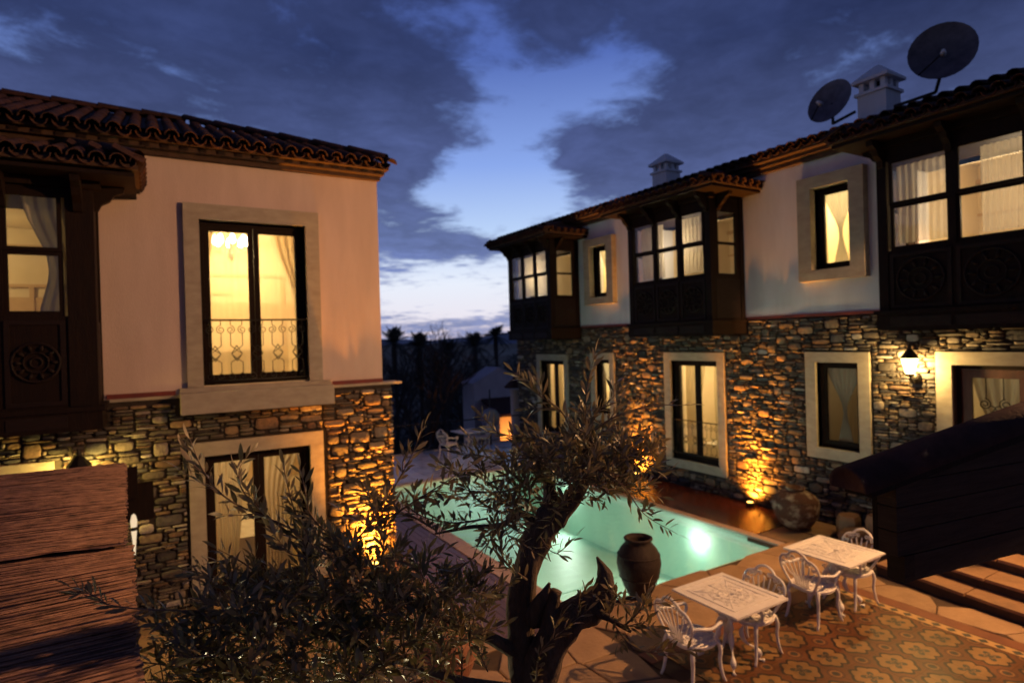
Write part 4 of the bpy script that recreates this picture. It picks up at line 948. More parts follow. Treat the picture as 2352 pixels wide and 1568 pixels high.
jar('urn', 'round clay urn with flaking white lime at the end of the red deck', 'urn', (9.98, 6.72, 0.0),
    [(.15, 0), (.22, .02), (.33, .12), (.42, .28), (.465, .44), (.455, .58), (.39, .70), (.27, .775), (.17, .80), (.165, .845), (.19, .87), (.15, .87), (.13, .8)], M_urn, lip=(.18, .865, .02), extra=[(.405, .26, .014), (.44, .62, .012)], k_=.86)
jar('terracotta_jug', 'orange terracotta jug half hidden by the olive leaves beside the grey deck', 'jug', (2.55, 5.75, 0),
    [(.14, 0), (.17, .02), (.25, .16), (.31, .32), (.315, .44), (.26, .58), (.16, .66), (.12, .70), (.12, .76), (.15, .79), (.11, .79)], M_terra, lip=(.14, .79, .016), extra=[(.305, .31, .013)])

# ------------------------------------------------------------------ white cast tables and chairs
def make_table(label, loc, s_=.84, w2=.88):
    t = thing('garden_table', label, 'table', (0, 0, 0)); hx, hy = s_/2, w2/2
    m = MB(); z = .72; w = .065
    m.box(-hx, hx, -hy, -hy+w, z-.022, z); m.box(-hx, hx, hy-w, hy, z-.022, z); m.box(-hx, -hx+w, -hy+w, hy-w, z-.022, z); m.box(hx-w, hx, -hy+w, hy-w, z-.022, z)
    w3 = .115; q = .035
    for a in ((-hx+w3, hx-w3, -hy+w3, -hy+w3+q), (-hx+w3, hx-w3, hy-w3-q, hy-w3), (-hx+w3, -hx+w3+q, -hy+w3+q, hy-w3-q), (hx-w3-q, hx-w3, -hy+w3+q, hy-w3-q)): m.box(*a, z-.018, z-.001)
    m.build('top_frame', M_white, t)
    m = MB(); m.box(-hx+w, hx-w, -hy+w, hy-w, z-.019, z-.0075); m.build('top_plate', M_white, t)
    m = MB(); zz = z-.0068; ix, iy = hx-w3-q, hy-w3-q
    for a in range(8): an = a*pi/4; k = min(ix/max(abs(cos(an)), 1e-6), iy/max(abs(sin(an)), 1e-6)); m.tube([(0, 0, zz), (cos(an)*k, sin(an)*k, zz)], .007, 4)
    for r in (.06, .14, .22): m.tube([(r*cos(k*pi/12), r*sin(k*pi/12), zz) for k in range(25)], .006, 4, cap=False)
    for a in range(16):
        for r, rr in ((.10, .03), (.18, .034), (.27, .036), (.36, .03)):
            an = (a+.5*(r > .12))*pi/8; cx, cy = r*cos(an), r*sin(an)
            if abs(cx) < ix-.02 and abs(cy) < iy-.02: m.tube([(cx+rr*(1-k/16)*cos(an+k*pi/4), cy+rr*(1-k/16)*sin(an+k*pi/4), zz) for k in range(13)], .0045, 3)
    m.build('top_tracery', M_white, t)
    m = MB(); m.lathe([(.03, .30), (.045, .34), (.03, .40), (.028, .55), (.05, .62), (.03, .66), (.14, .70)], (0, 0, 0), 12); m.build('pedestal', M_white, t)
    for k in range(4):
        an = pi/4+k*pi/2; c, s = cos(an), sin(an)
        m = MB(); pr = [(.03, .42), (.09, .45), (.14, .38), (.12, .30), (.16, .20), (.25, .15), (.30, .09), (.29, .03), (.35, .012)]
        m.tube(catmull([(c*r, s*r, z_) for r, z_ in pr], 4), [.02+.012*sin(i*.6) for i in range(33)], 6)
        m.tube([(c*(.10+.04*cos(i*.6)*(1-i/18)), s*(.10+.04*cos(i*.6)*(1-i/18)), .50+.04*sin(i*.6)*(1-i/18)) for i in range(14)], .009, 4)
        m.build('leg', M_white, t)
    t.location = loc; return t
def make_chair(label):
    t = thing('garden_chair', label, 'chair', (0, 0, 0)); zs = .43
    # seat outline, facing +x
    def rim(r=1.0): return [(.24*cos(a)*r*(1.0 if cos(a) > 0 else .92)+.0, .235*r*math.copysign(abs(sin(a))**.7, sin(a)), zs) for a in [2*pi*k/28 for k in range(29)]]
    m = MB(); m.tube(rim(), .016, 6, cap=False); m.tube([(x, y, zs-.02) for x, y, z in rim(.99)], .012, 5, cap=False)
    for k in range(-4, 5):
        y = k*.048; L_ = .225*(1-(abs(y)/.235)**2.6)**.5 if abs(y) < .235 else 0
        m.tube(catmull([(-L_*.9, y, zs), (-L_*.3, y+.012*(-1)**k, zs+.002), (L_*.3, y-.012*(-1)**k, zs+.002), (L_, y, zs)], 3), [.011]*10, 4)
    for k in range(-3, 4):
        x = k*.058; L_ = .23*(1-(abs(x)/.25)**2.6)**.4
        m.tube(catmull([(x, -L_, zs), (x+.014, -L_*.4, zs+.001), (x-.014, L_*.4, zs+.001), (x, L_, zs)], 3), .0095, 4)
    m.add([(.19*cos(2*pi*k/16), .19*sin(2*pi*k/16), zs-.004) for k in range(16)], [tuple(range(16))])
    m.build('seat', M_white, t)
    # legs
    for sx_, sy_ in ((1, 1), (1, -1), (-1, 1), (-1, -1)):
        x0, y0 = (.17 if sx_ > 0 else -.16), sy_*.185
        m = MB(); P = [(x0, y0, zs), (x0+sx_*.03, y0+sy_*.018, zs-.09), (x0+sx_*.022, y0+sy_*.012, .22), (x0+sx_*.045, y0+sy_*.025, .07), (x0+sx_*.075, y0+sy_*.035, .0)]
        pp = catmull(P, 4); m.tube(pp, [.026-.012*i/(len(pp)-1) for i in range(len(pp))], 6); m.build('leg', M_white, t)
    # back: scalloped rim and fan of scrolled spokes
    def B(y, z): return (-.19-(z-zs)*.22, y, z)
    out = [B(-.15, zs), B(-.20, .52), B(-.255, .63), B(-.262, .72), B(-.22, .79), B(-.165, .815), B(-.13, .825), B(-.085, .872), B(0, .90)]
    out = out+[(a, -b, c) for a, b, c in out[-2::-1]]
    m = MB(); m.tube(catmull(out, 4), .0155, 6); m.build('back_frame', M_white, t)
    m = MB(); ends = [(-.215, .70, -.10), (-.155, .765, -.07), (-.08, .80, -.035), (0, .815, 0), (.08, .80, .035), (.155, .765, .07), (.215, .70, .10)]
    for y, z, yb in ends:
        m.tube(catmull([B(yb*.8, zs+.01), B(yb*.75+y*.08, zs+.12), B(y*.72, zs+(z-zs)*.6), B(y*.97, z-.02)], 4), .0095, 5)
    for y, z, yb in ends[:3]+ends[4:]:
        sg = 1 if y > 0 else -1
        for o in (-1, 1): m.tube([B(y+o*.022+.024*cos(o*(i*.55)+(pi if o > 0 else 0))*(1-i/22), z+.012+.024*sin(i*.55)*(1-i/22)) for i in range(15)], .0075, 4)
    m.build('back_spokes', M_white, t)
    for s_ in (-1, 1):
        m = MB(); m.tube(catmull([(-.235, s_*.245, .66), (-.14, s_*.285, .655), (.0, s_*.29, .63), (.12, s_*.27, .645), (.17, s_*.25, .625), (.14, s_*.235, .56), (.11, s_*.225, .48), (.13, s_*.21, zs)], 4), [.017]*20+[.012]*9, 6); m.build('arm', M_white, t)
    return t
T1 = make_table('white cast square table nearest the viewer, its pierced top fully in view', (5.385, 4.465, 0))
T2 = copy_tree(T1, (7.565, 4.575, 0), .02, 'white cast square table nearer the stone steps, with a sheen on its top')
T3 = copy_tree(T1, (8.55, 17.1, 0), .06, 'white cast table on the far wet terrace beyond the pool')
for T in (T1, T2, T3): T['group'] = 'white cast garden tables'
C1 = make_chair('white cast chair facing right at the nearest table, half behind olive twigs'); C1.location = (4.76, 4.44, 0); C1.rotation_euler = (0, 0, -.06)
chs = [C1, copy_tree(C1, (5.70, 4.43, 0), pi+.03, 'white fan backed chair between the two tables, facing the nearest table'),
    copy_tree(C1, (6.98, 4.50, 0), -.05, 'white cast chair at the second table, its back turned to the nearest table'),
    copy_tree(C1, (7.84, 4.52, 0), pi-.08, 'white fan backed chair on the steps side of the second table, farthest right'),
    copy_tree(C1, (7.75, 16.9, 0), .25, 'white chair on the left of the table on the far wet terrace'),
    copy_tree(C1, (9.15, 17.35, 0), pi-.2, 'white chair on the right of the table on the far wet terrace')]
for c in chs: c['group'] = 'white cast garden chairs'

# ------------------------------------------------------------------ reed canopy at the lower left
rc = thing('reed_canopy', 'brown reed matting canopy at the lower left, sagging over a timber frame', 'canopy', (-1.5, 3, 2.75))
def mat_sheet(x0, xa1, xb1, y0, y1, z, seed):
    m = MB(); nx_, ny_ = 40, 110; v = []; rs = random.Random(seed); off = [rs.uniform(-.006, .006) for _ in range(ny_+1)]
    for j in range(ny_+1):
        for i in range(nx_+1):
            y = y0+(y1-y0)*j/ny_; x1 = xa1+(xb1-xa1)*j/ny_; x = x0+(x1-x0)*i/nx_+(off[j]*2 if i == nx_ else 0)
            v.append((x, y, z+.02*sin(x*2.1+y)+.012*sin(y*5.1+x*1.7)+off[j]*.7+.004*sin(i*1.9+j*3.1)))
    f = [(j*(nx_+1)+i, j*(nx_+1)+i+1, (j+1)*(nx_+1)+i+1, (j+1)*(nx_+1)+i) for j in range(ny_) for i in range(nx_)]
    n = len(v); m.add(v, f, True); m.add([(a, b, c-.02) for a, b, c in v], [q[::-1] for q in f], True)
    m.build('reed_mat', M_reed, rc)
    m = MB()
    for k in range(int((y1-y0)/.02)):
        y = y0+k*.02+rs.uniform(-.006, .006); x1 = xa1+(xb1-xa1)*(y-y0)/(y1-y0); xa = x0+rs.uniform(0, 1.2); xb = x1+rs.uniform(-.014, .008); P = []
        for i in range(6): x = xa+(xb-xa)*i/5; P.append((x, y+rs.uniform(-.006, .006)+i*.004, z+.008+.02*sin(x*2.1+y)+.012*sin(y*5.1+x*1.7)+rs.uniform(0, .006)))
        m.tube(P, .0042, 4)
    m.build('reeds', M_reed, rc, kind='stuff')
mat_sheet(-3.6, -.125, -.20, 3.12, 5.36, 2.75, 1); mat_sheet(-3.6, .03, -.105, -.2, 3.18, 2.715, 2)
for k, y in enumerate((.2, 1.7, 3.1, 4.3, 5.2)):
    m = MB().box(-3.6, -.26, y-.04, y+.04, 2.58, 2.66); m.build('rafter', M_wood, rc)
for x in (-.34, -3.4):
    m = MB().box(x-.05, x+.05, -.2, 5.25, 2.47, 2.579); m.build('beam', M_wood, rc)
    for y in (.3, 5.1): m = MB().box(x-.049, x+.049, y-.05, y+.05, 0, 2.469); m.build('post', M_wood, rc)
pl_ = thing('patio_lamp', 'slim pole lamp with white glass cup beside the right edge of the reed canopy', 'lamp', (-.255, 8.6, 0))
m = MB(); m.tube([(-.262, 8.6, 0), (-.262, 8.6, 1.12)], .012, 6); m.lathe([(.036, 1.42), (.042, 1.44), (.036, 1.46)], (-.262, 8.6, 0), 12); m.build('pole', M_iron, pl_)
m = MB(); m.lathe([(.008, 1.12), (.016, 1.25), (.03, 1.42)], (-.262, 8.6, 0), 12); m.lathe([(.032, 1.461), (.036, 1.54), (.022, 1.60), (.004, 1.62)], (-.262, 8.6, 0), 12); m.build('glass_cup', emit('cup_glow', (1, .74, .46), .9), pl_)
fp = thing('shutter', 'dark folded timber shutter beyond the right edge of the reed canopy', 'shutter', (-.2, 8.9, 1.7))
MB().box(-.42, -.22, 9.0, 9.05, 1.72, 2.12).build('upper_leaf', M_wood, fp); MB().box(-.40, -.05, 9.06, 9.1, 1.42, 1.9).build('lower_leaf', M_wood, fp)

# ------------------------------------------------------------------ tiled parapet with dark boarding, near on the right
pr = thing('tiled_parapet', 'dark timber parapet with rounded tile coping cutting in from the right edge', 'parapet', (3.3, 1.75, 0))
DR = Vector((.988, -.156, 0)); PN = Vector((.156, .988, 0)); P0 = Vector((3.3, 1.75, 0)); Z_ = Vector((0, 0, 1))
def Q(s_, n, z): return P0+DR*s_+PN*n+Z_*z
s_up = (Q(1.6, 0, 3.06)-Q(-.2, 0, 2.795)).normalized(); yv = PN; zv = s_up.cross(yv); zv = zv if zv.z > 0 else -zv
for k in range(2):
    a = Q(-.14, .06, 2.775)+s_up*(k*2.3); m = MB(); n = 14; v = []
    for x, r in ((0, .112), (2.4, .112)):
        for rr in (r, r-.02):
            for i in range(n): an = pi*1.1*i/(n-1)-pi*.05; v.append(a+s_up*x+yv*cos(an)*rr+zv*(sin(an)*rr)-zv*.02)
    o = lambda x, l, i: (x*2+l)*n+i
    f = []
    for i in range(n-1): f += [(o(0, 0, i), o(1, 0, i), o(1, 0, i+1), o(0, 0, i+1)), (o(0, 1, i), o(0, 1, i+1), o(1, 1, i+1), o(1, 1, i)), (o(0, 0, i), o(0, 0, i+1), o(0, 1, i+1), o(0, 1, i))]
    if k == 0: f.append(tuple(o(0, 1, i) for i in range(n)))
    m.add(v, f, True); m.build('coping_tile', mat('dark_ridge_tile', (.070, .034, .030), .8, (.045, .022, .02), 6, bump=.4, spec=.15), pr)
M_board = mat('weathered_dark_board', (.045, .026, .018), .7, (.024, .014, .010), 5, .9, bump=.5, bscale=18, stretch=(.6, .6, 5), spec=.25)
for k in range(6):
    za, zb_ = 2.35+k*.135, 2.35+k*.135+.129; f = lambda s_: 2.735+(s_-.155)*(.425/3.045)
    if zb_ <= f(.155): m = MB(); m.prism([Q(.155, .0, za), Q(3.2, .0, za), Q(3.2, .0, zb_), Q(.155, .0, zb_)], PN*.11)
    else:
        s0 = .155+max(0, (zb_-2.735))/(.425/3.045); s1 = .155+max(0, (za-2.735))/(.425/3.045)
        if s1 > 3.1: continue
        m = MB(); P_ = [Q(s1, .0, za), Q(3.2, .0, za), Q(3.2, .0, zb_ if s0 < 3.2 else f(3.2))]+([Q(s0, .0, zb_)] if s0 < 3.2 else [])+([Q(.155, 0, f(.155))] if s1 <= .156 else []); m.prism(P_, PN*.11)
    m.build('board', M_board, pr)
m = MB(); m.prism([Q(.155, .112, 2.352), Q(3.2, .112, 2.352), Q(3.2, .112, 3.15), Q(.155, .112, 2.73)], PN*.03); m.build('backing', M_wood, pr)
m = MB(); m.prism([Q(-.06, -.02, 2.705), Q(3.2, -.02, 3.15), Q(3.2, -.02, 3.19), Q(-.06, -.02, 2.75)], PN*.16); m.build('coping_board', M_wood, pr)
m = MB(); m.prism([Q(.29, .0, 2.20), Q(3.2, .0, 2.19), Q(3.2, .0, 2.338), Q(.29, .0, 2.343)], PN*.1); m.build('beam', M_board, pr)
m = MB(); m.prism([Q(.2, -.005, 2.20), Q(.285, -.005, 2.20), Q(.285, -.005, 2.345), Q(.2, -.005, 2.345)], PN*.1); m.build('beam_end', M_wood2, pr)

# ------------------------------------------------------------------ the olive tree
TB = at(1215, 1640, 2.6)
tree = thing('olive_tree', 'old gnarled olive tree with cut back limbs and thin leafy shoots in the foreground', 'tree', (TB.x-.02, TB.y+.02, 0))
rt = random.Random(12)
def limb(mb, P, R, n=12, knob=.10, seed=0):
    pts = catmull(P, 6); rs = random.Random(seed); m = len(pts); rad = []
    for i in range(m): f = i/(m-1)*(len(R)-1); k = min(int(f), len(R)-2); rad.append((R[k]+(R[k+1]-R[k])*(f-k)))
    o = len(mb.v); mb.tube(pts, rad, n)
    ph = [rs.uniform(0, 6) for _ in range(4)]
    for i in range(m):          # furrows and knobs
        c = pts[i]
        for k in range(n):
            j = o+i*n+k; v = Vector(mb.v[j]); a = 2*pi*k/n
            s_ = 1+knob*(sin(3*a+ph[0]+i*.35)*.5+sin(i*.9+ph[1]+2*a)*.6+rs.uniform(-.5, .5))
            mb.v[j] = tuple(c+(v-c)*s_)
m = MB()
limb(m, [(TB.x-.02, TB.y+.02, 0), (TB.x+.03, TB.y-.02, .7), (TB.x-.03, TB.y+.03, 1.4), at(1215, 1640, 2.6), at(1198, 1480, 2.6), at(1202, 1350, 2.6), at(1228, 1250, 2.6), at(1262, 1190, 2.6), at(1300, 1158, 2.6)], [.12, .10, .086, .073, .064, .057, .061, .063, .044], 18, .13, 1)
m.build('trunk', M_bark, tree)
for P, R, sd in (([at(1275, 1190, 2.6), at(1318, 1140, 2.58), at(1343, 1090, 2.55), at(1352, 1030, 2.5), at(1350, 965, 2.45)], [.052, .038, .031, .025, .010], 2),
                 ([at(1218, 1590, 2.6), at(1256, 1490, 2.54), at(1305, 1422, 2.5), at(1350, 1396, 2.5), at(1384, 1368, 2.5), at(1390, 1322, 2.5), at(1371, 1278, 2.5)], [.085, .078, .070, .068, .058, .034, .004], 3),
                 ([at(1262, 1440, 2.52), at(1268, 1385, 2.5), at(1278, 1355, 2.5)], [.05, .032, .026], 4), ([at(1225, 1420, 2.56), at(1248, 1370, 2.5), at(1262, 1338, 2.48)], [.05, .025, .006], 5),
                 ([at(1240, 1230, 2.6), at(1200, 1180, 2.55), at(1150, 1205, 2.45), at(1080, 1210, 2.35), at(1000, 1225, 2.2)], [.035, .014, .010, .008, .004], 6),
                 ([at(1270, 1170, 2.6), at(1262, 1120, 2.55), at(1275, 1060, 2.5)], [.05, .024, .012], 7),
                 ([at(1190, 1500, 2.6), at(1100, 1450, 2.45), at(980, 1400, 2.3), at(860, 1330, 2.2), at(760, 1260, 2.1)], [.035, .021, .015, .011, .006], 8),
                 ([at(1190, 1590, 2.6), at(1050, 1560, 2.4), at(880, 1500, 2.2), at(700, 1440, 2.05), at(560, 1400, 1.95)], [.035, .02, .015, .010, .005], 9),
                 ([at(1350, 1390, 2.5), at(1400, 1420, 2.4), at(1450, 1450, 2.35)], [.03, .012, .006], 10)):
    m = MB(); limb(m, P, R, 10 if R[0] > .05 else 7, .10, sd); m.build('limb', M_bark, tree)
leaves = []
def leaf_at(p, dirv, upv, L): leaves.append((Vector(p), Vector(dirv).normalized(), Vector(upv), L))
def shoot(mb, P, sp=.024, L=.06, r0=.0035, skip=.0, tipL=1.0):
    pts = catmull(P, 8); m = len(pts); mb.tube(pts, [r0*(1-.75*i/(m-1)) for i in range(m)], 4); acc = 0; side = rt.uniform(0, 6); tot = sum((pts[i+1]-pts[i]).length for i in range(m-1)); run = 0
    for i in range(m-1):
        seg = pts[i+1]-pts[i]; l = seg.length
        if l < 1e-6: continue
        tg = seg/l; acc += l; run += l
        while acc > sp:
            acc -= sp; f = run/tot
            if f < skip: continue
            a = tg.orthogonal().normalized(); b = tg.cross(a); side += pi/2+rt.uniform(-.4, .4)
            for s_ in (0, pi):
                if rt.random() < .12: continue
                q = a*cos(side+s_)+b*sin(side+s_); dv = tg*rt.uniform(.5, 1.1)+q*rt.uniform(.55, .95)+Vector((0, 0, .25)); LL = L*rt.uniform(.65, 1.2)*(1-.35*max(0, f-.75)*4*.5)
                leaf_at(pts[i]+q*r0, dv, tg*-.4+q*.2+Vector((rt.uniform(-.6, .6), rt.uniform(-.6, .6), .8)), LL)
    leaf_at(pts[-1], pts[-1]-pts[-3], Vector((rt.uniform(-1, 1), rt.uniform(-1, 1), .5)), L)
def R3(k=1): return Vector((rt.uniform(-k, k), rt.uniform(-k, k), rt.uniform(-k, k)))
def spray(pp, side=6, sl=.14, L=.057, sp=.022, skip=.1, r0=.0042, bias=(0, 0, .3)):
    P = [at(*q) for q in pp]; mb = MB(); shoot(mb, P, sp, L, r0, skip)
    path = catmull(P, 8)
    for k in range(side):
        i = int((.15+.75*(k+rt.random())/max(side, 1))*(len(path)-2)); t = (path[i+1]-path[i]).normalized(); d_ = (t*.7+R3(.75)+Vector(bias)).normalized(); l = sl*rt.uniform(.6, 1.3)
        p0 = path[i]; shoot(mb, [p0, p0+d_*l*.5+R3(.012), p0+d_*l+Vector((0, 0, -.1*l))+R3(.02)], sp, L, r0*.6, .1)
    mb.build('branch', M_twig, tree)
# upper right crown
spray([(1352, 1010, 2.45), (1345, 950, 2.4), (1350, 880, 2.36), (1368, 808, 2.32)], 1, .10, .064, .026)
spray([(1320, 1010, 2.45), (1290, 945, 2.4), (1235, 905, 2.35), (1178, 852, 2.3)], 3, .12)
spray([(1350, 1000, 2.45), (1410, 958, 2.42), (1490, 932, 2.4), (1583, 930, 2.36)], 1, .10, .060, .030)
spray([(1345, 1060, 2.5), (1420, 1050, 2.45), (1490, 1075, 2.4), (1550, 1080, 2.35)], 4, .11)
spray([(1360, 1080, 2.5), (1425, 1110, 2.4), (1480, 1180, 2.35), (1556, 1226, 2.3)], 2, .10, .060, .026)
spray([(1345, 1040, 2.5), (1240, 1010, 2.4), (1170, 1000, 2.35), (1110, 990, 2.3)], 4, .12)
spray([(1320, 1060, 2.5), (1230, 1050, 2.4), (1160, 1060, 2.3), (1090, 1090, 2.25)], 4, .13)
spray([(1340, 1020, 2.45), (1360, 960, 2.5), (1400, 920, 2.5), (1440, 880, 2.5)], 3, .10)
spray([(1350, 1090, 2.5), (1400, 1120, 2.5), (1440, 1120, 2.5), (1520, 1140, 2.5)], 4, .11)
for k in range(92):
    a = rt.uniform(0, 2*pi); r_ = rt.random()**.6; x, y = 1330+cos(a)*r_*150, 1055+sin(a)*r_*64+(18 if k%3 else 60)*(cos(a)*r_ < -.1); d_ = 2.45+rt.uniform(-.22, .22)
    x2, y2 = x+rt.uniform(-70, 70), y+rt.uniform(-50, 25); spray([(x, y, d_), ((x+x2)/2+rt.uniform(-8, 8), (y+y2)/2+8, d_), (x2, y2, d_+rt.uniform(-.08, .08))], 1, .08, .056, .019, 0, .003)
# middle: in front of the pool
for pp, n in (([(1240, 1190, 2.55), (1180, 1160, 2.4), (1130, 1110, 2.3), (1095, 1060, 2.25)], 4), ([(1160, 1180, 2.45), (1100, 1150, 2.3), (1060, 1100, 2.25), (1010, 1060, 2.2)], 5),
              ([(1225, 1130, 2.5), (1180, 1090, 2.4), (1120, 1050, 2.3), (1060, 1040, 2.25)], 4), ([(1000, 1215, 2.2), (930, 1180, 2.1), (860, 1190, 2.05), (800, 1220, 2.0)], 4),
              ([(1120, 1190, 2.35), (1040, 1200, 2.2), (960, 1180, 2.1), (900, 1120, 2.05)], 4), ([(780, 1290, 2.1), (850, 1200, 2.0), (925, 1085, 1.95), (975, 978, 1.9)], 3),
              ([(850, 1220, 2.1), (930, 1165, 2.05), (1010, 1115, 2.0), (1082, 1068, 1.98)], 2), ([(1150, 1200, 2.4), (1110, 1260, 2.3), (1060, 1300, 2.2), (1010, 1330, 2.15)], 4),
              ([(1210, 1330, 2.5), (1160, 1290, 2.4), (1150, 1240, 2.35), (1180, 1190, 2.3)], 3), ([(1200, 1110, 2.5), (1150, 1130, 2.4), (1080, 1130, 2.3), (1000, 1150, 2.2)], 5),
              ([(1240, 1230, 2.5), (1262, 1262, 2.45), (1290, 1275, 2.4)], 1), ([(1315, 1150, 2.6), (1350, 1130, 2.5), (1375, 1150, 2.45)], 1),
              ([(1262, 1120, 2.55), (1230, 1075, 2.45), (1210, 1030, 2.4)], 4), ([(1190, 1160, 2.5), (1160, 1200, 2.3), (1180, 1260, 2.25)], 3)): spray(pp, n, .12)
# left crown
for pp, n in (([(760, 1260, 2.1), (650, 1205, 2.0), (530, 1150, 1.92), (470, 1085, 1.88), (436, 1008, 1.85)], 3), ([(560, 1400, 1.95), (420, 1402, 1.88), (260, 1390, 1.82), (165, 1350, 1.8)], 2),
              ([(520, 1560, 1.95), (400, 1530, 1.9), (300, 1515, 1.86), (205, 1490, 1.84)], 2), ([(700, 1250, 2.05), (620, 1190, 2.0), (560, 1130, 1.95), (540, 1070, 1.93)], 3),
              ([(720, 1240, 2.05), (680, 1180, 2.0), (660, 1110, 1.96), (650, 1065, 1.95)], 1), ([(830, 1300, 2.1), (760, 1230, 2.05), (720, 1190, 2.0), (700, 1150, 2.0)], 4),
              ([(860, 1330, 2.2), (880, 1260, 2.1), (870, 1180, 2.05), (850, 1120, 2.0)], 4), ([(900, 1350, 2.2), (800, 1340, 2.1), (700, 1330, 2.0), (600, 1290, 1.95)], 5),
              ([(700, 1440, 2.05), (640, 1370, 2.0), (570, 1300, 1.95), (500, 1260, 1.9)], 4), ([(800, 1450, 2.1), (700, 1400, 2.05), (560, 1340, 1.95), (430, 1310, 1.9)], 4),
              ([(900, 1500, 2.2), (820, 1500, 2.1), (700, 1520, 2.0), (600, 1500, 1.95)], 5), ([(1000, 1520, 2.3), (900, 1440, 2.2), (820, 1380, 2.1), (760, 1330, 2.05)], 4),
              ([(1050, 1450, 2.35), (960, 1430, 2.25), (900, 1380, 2.2), (850, 1290, 2.1)], 4), ([(1060, 1560, 2.4), (1060, 1480, 2.3), (1040, 1400, 2.2), (1000, 1340, 2.15)], 4),
              ([(1120, 1540, 2.45), (1090, 1470, 2.35), (1090, 1400, 2.3), (1110, 1340, 2.25)], 3), ([(600, 1480, 1.95), (520, 1440, 1.9), (440, 1450, 1.88), (360, 1480, 1.86)], 3),
              ([(950, 1560, 2.2), (880, 1590, 2.1), (780, 1560, 2.0), (680, 1590, 1.95)], 4), ([(500, 1590, 1.95), (430, 1560, 1.9), (380, 1560, 1.88)], 2)): spray(pp, n, .13)
for k in range(215):
    a = rt.uniform(0, 2*pi); r_ = rt.random()**.55; x, y = 770+cos(a)*r_*350, 1425+sin(a)*r_*155+(0 if cos(a)*r_ > -.2 else 34); d_ = 2.1+(x-770)/1400+rt.uniform(-.18, .22)
    x2, y2 = x+rt.uniform(-80, 80), y+rt.uniform(-75, 30); spray([(x, y, d_), ((x+x2)/2+rt.uniform(-8, 8), (y+y2)/2+8, d_), (x2, y2, d_+rt.uniform(-.08, .08))], 1, .09, .060, .020, 0, .003)
for k in range(26):
    x, y = rt.uniform(1110, 1290), rt.uniform(1110, 1215); d_ = 2.66+rt.uniform(0, .12); x2, y2 = x+rt.uniform(-60, 40), y+rt.uniform(-40, 40)
    spray([(x, y, d_), ((x+x2)/2, (y+y2)/2+6, d_), (x2, y2, d_)], 1, .07, .055, .018, 0, .003)
for pp, n in (([(600, 1590, 1.95), (480, 1500, 1.9), (400, 1460, 1.88), (340, 1430, 1.86)], 4), ([(520, 1600, 1.95), (440, 1570, 1.9), (360, 1590, 1.88), (300, 1560, 1.86)], 4), ([(700, 1600, 2.0), (600, 1560, 1.95), (500, 1540, 1.9), (420, 1500, 1.9)], 5)): spray(pp, n, .11)
# low right shoots below the stub and the amphora
for pp, n in (([(1370, 1400, 2.5), (1420, 1430, 2.35), (1470, 1440, 2.3), (1520, 1450, 2.25)], 3), ([(1400, 1420, 2.4), (1450, 1480, 2.3), (1520, 1500, 2.25), (1600, 1488, 2.2)], 2),
              ([(1395, 1330, 2.5), (1420, 1375, 2.4), (1455, 1420, 2.35)], 3), ([(1340, 1420, 2.5), (1330, 1380, 2.4), (1350, 1345, 2.35)], 1), ([(1430, 1440, 2.35), (1470, 1400, 2.3), (1490, 1350, 2.3)], 2),
              ([(1230, 1580, 2.5), (1240, 1500, 2.35), (1290, 1450, 2.3), (1350, 1400, 2.3)], 1)): spray(pp, n, .10)
LT = [(0, 0), (.28, .10), (.6, .112), (.85, .058), (1, 0)]
def leaf_geo():
    v = [(0, 0, 0)]; 
    for t, w in LT[1:4]: b = .05*sin(t*pi); v += [(t, w, b+.012), (t, 0, b), (t, -w, b+.012)]
    v.append((1, 0, -.03)); f = [(0, 2, 1), (0, 3, 2)]
    for k in (0, 1): a = 1+3*k; f += [(a, a+1, a+4, a+3), (a+1, a+2, a+5, a+4)]
    f += [(7, 8, 10), (8, 9, 10)]; return v, f
LV, LF = leaf_geo(); LM = MB().add(LV, LF, True).mesh('leaf', M_leaf)
leaves.sort(key=lambda q: (q[0]-CAM).length/q[3]); mb = MB(); LVv = [Vector(v) for v in LV]
rl = random.Random(77)
for k, (p, dv, uv, L) in enumerate(leaves):
    y = uv.cross(dv); y = y.normalized() if y.length > 1e-4 else dv.orthogonal().normalized(); z = dv.cross(y); R = Matrix((dv, y, z)).transposed()
    if k < 300: inst('leaf', LM, tree, p, (L, L, L), R.to_euler())
    else: mb.add([p+R@(v*L) for v in LVv], LF, True)
mb.build('foliage', M_leaf, tree, kind='stuff')
print('leaves', len(leaves))
# small garden spot under the tree
gs = thing('garden_spot', 'small garden spotlight on the flagstones under the olive tree', 'spotlight', (.75, 3.9, 0))
m = MB(); m.tube([(.75, 3.9, 0), (.75, 3.9, .22)], .012, 6); m.tube([(.75, 3.93, .2), (.76, 3.86, .31)], [.045, .055], 10); m.build('housing', M_iron, gs)
lamp('garden_beam', 'SPOT', (.76, 3.84, .33), 110, (1, .86, .48), .04, parent=gs, rot=aim((.25, -1.9, 2.0)), spot=66, blend=.7)

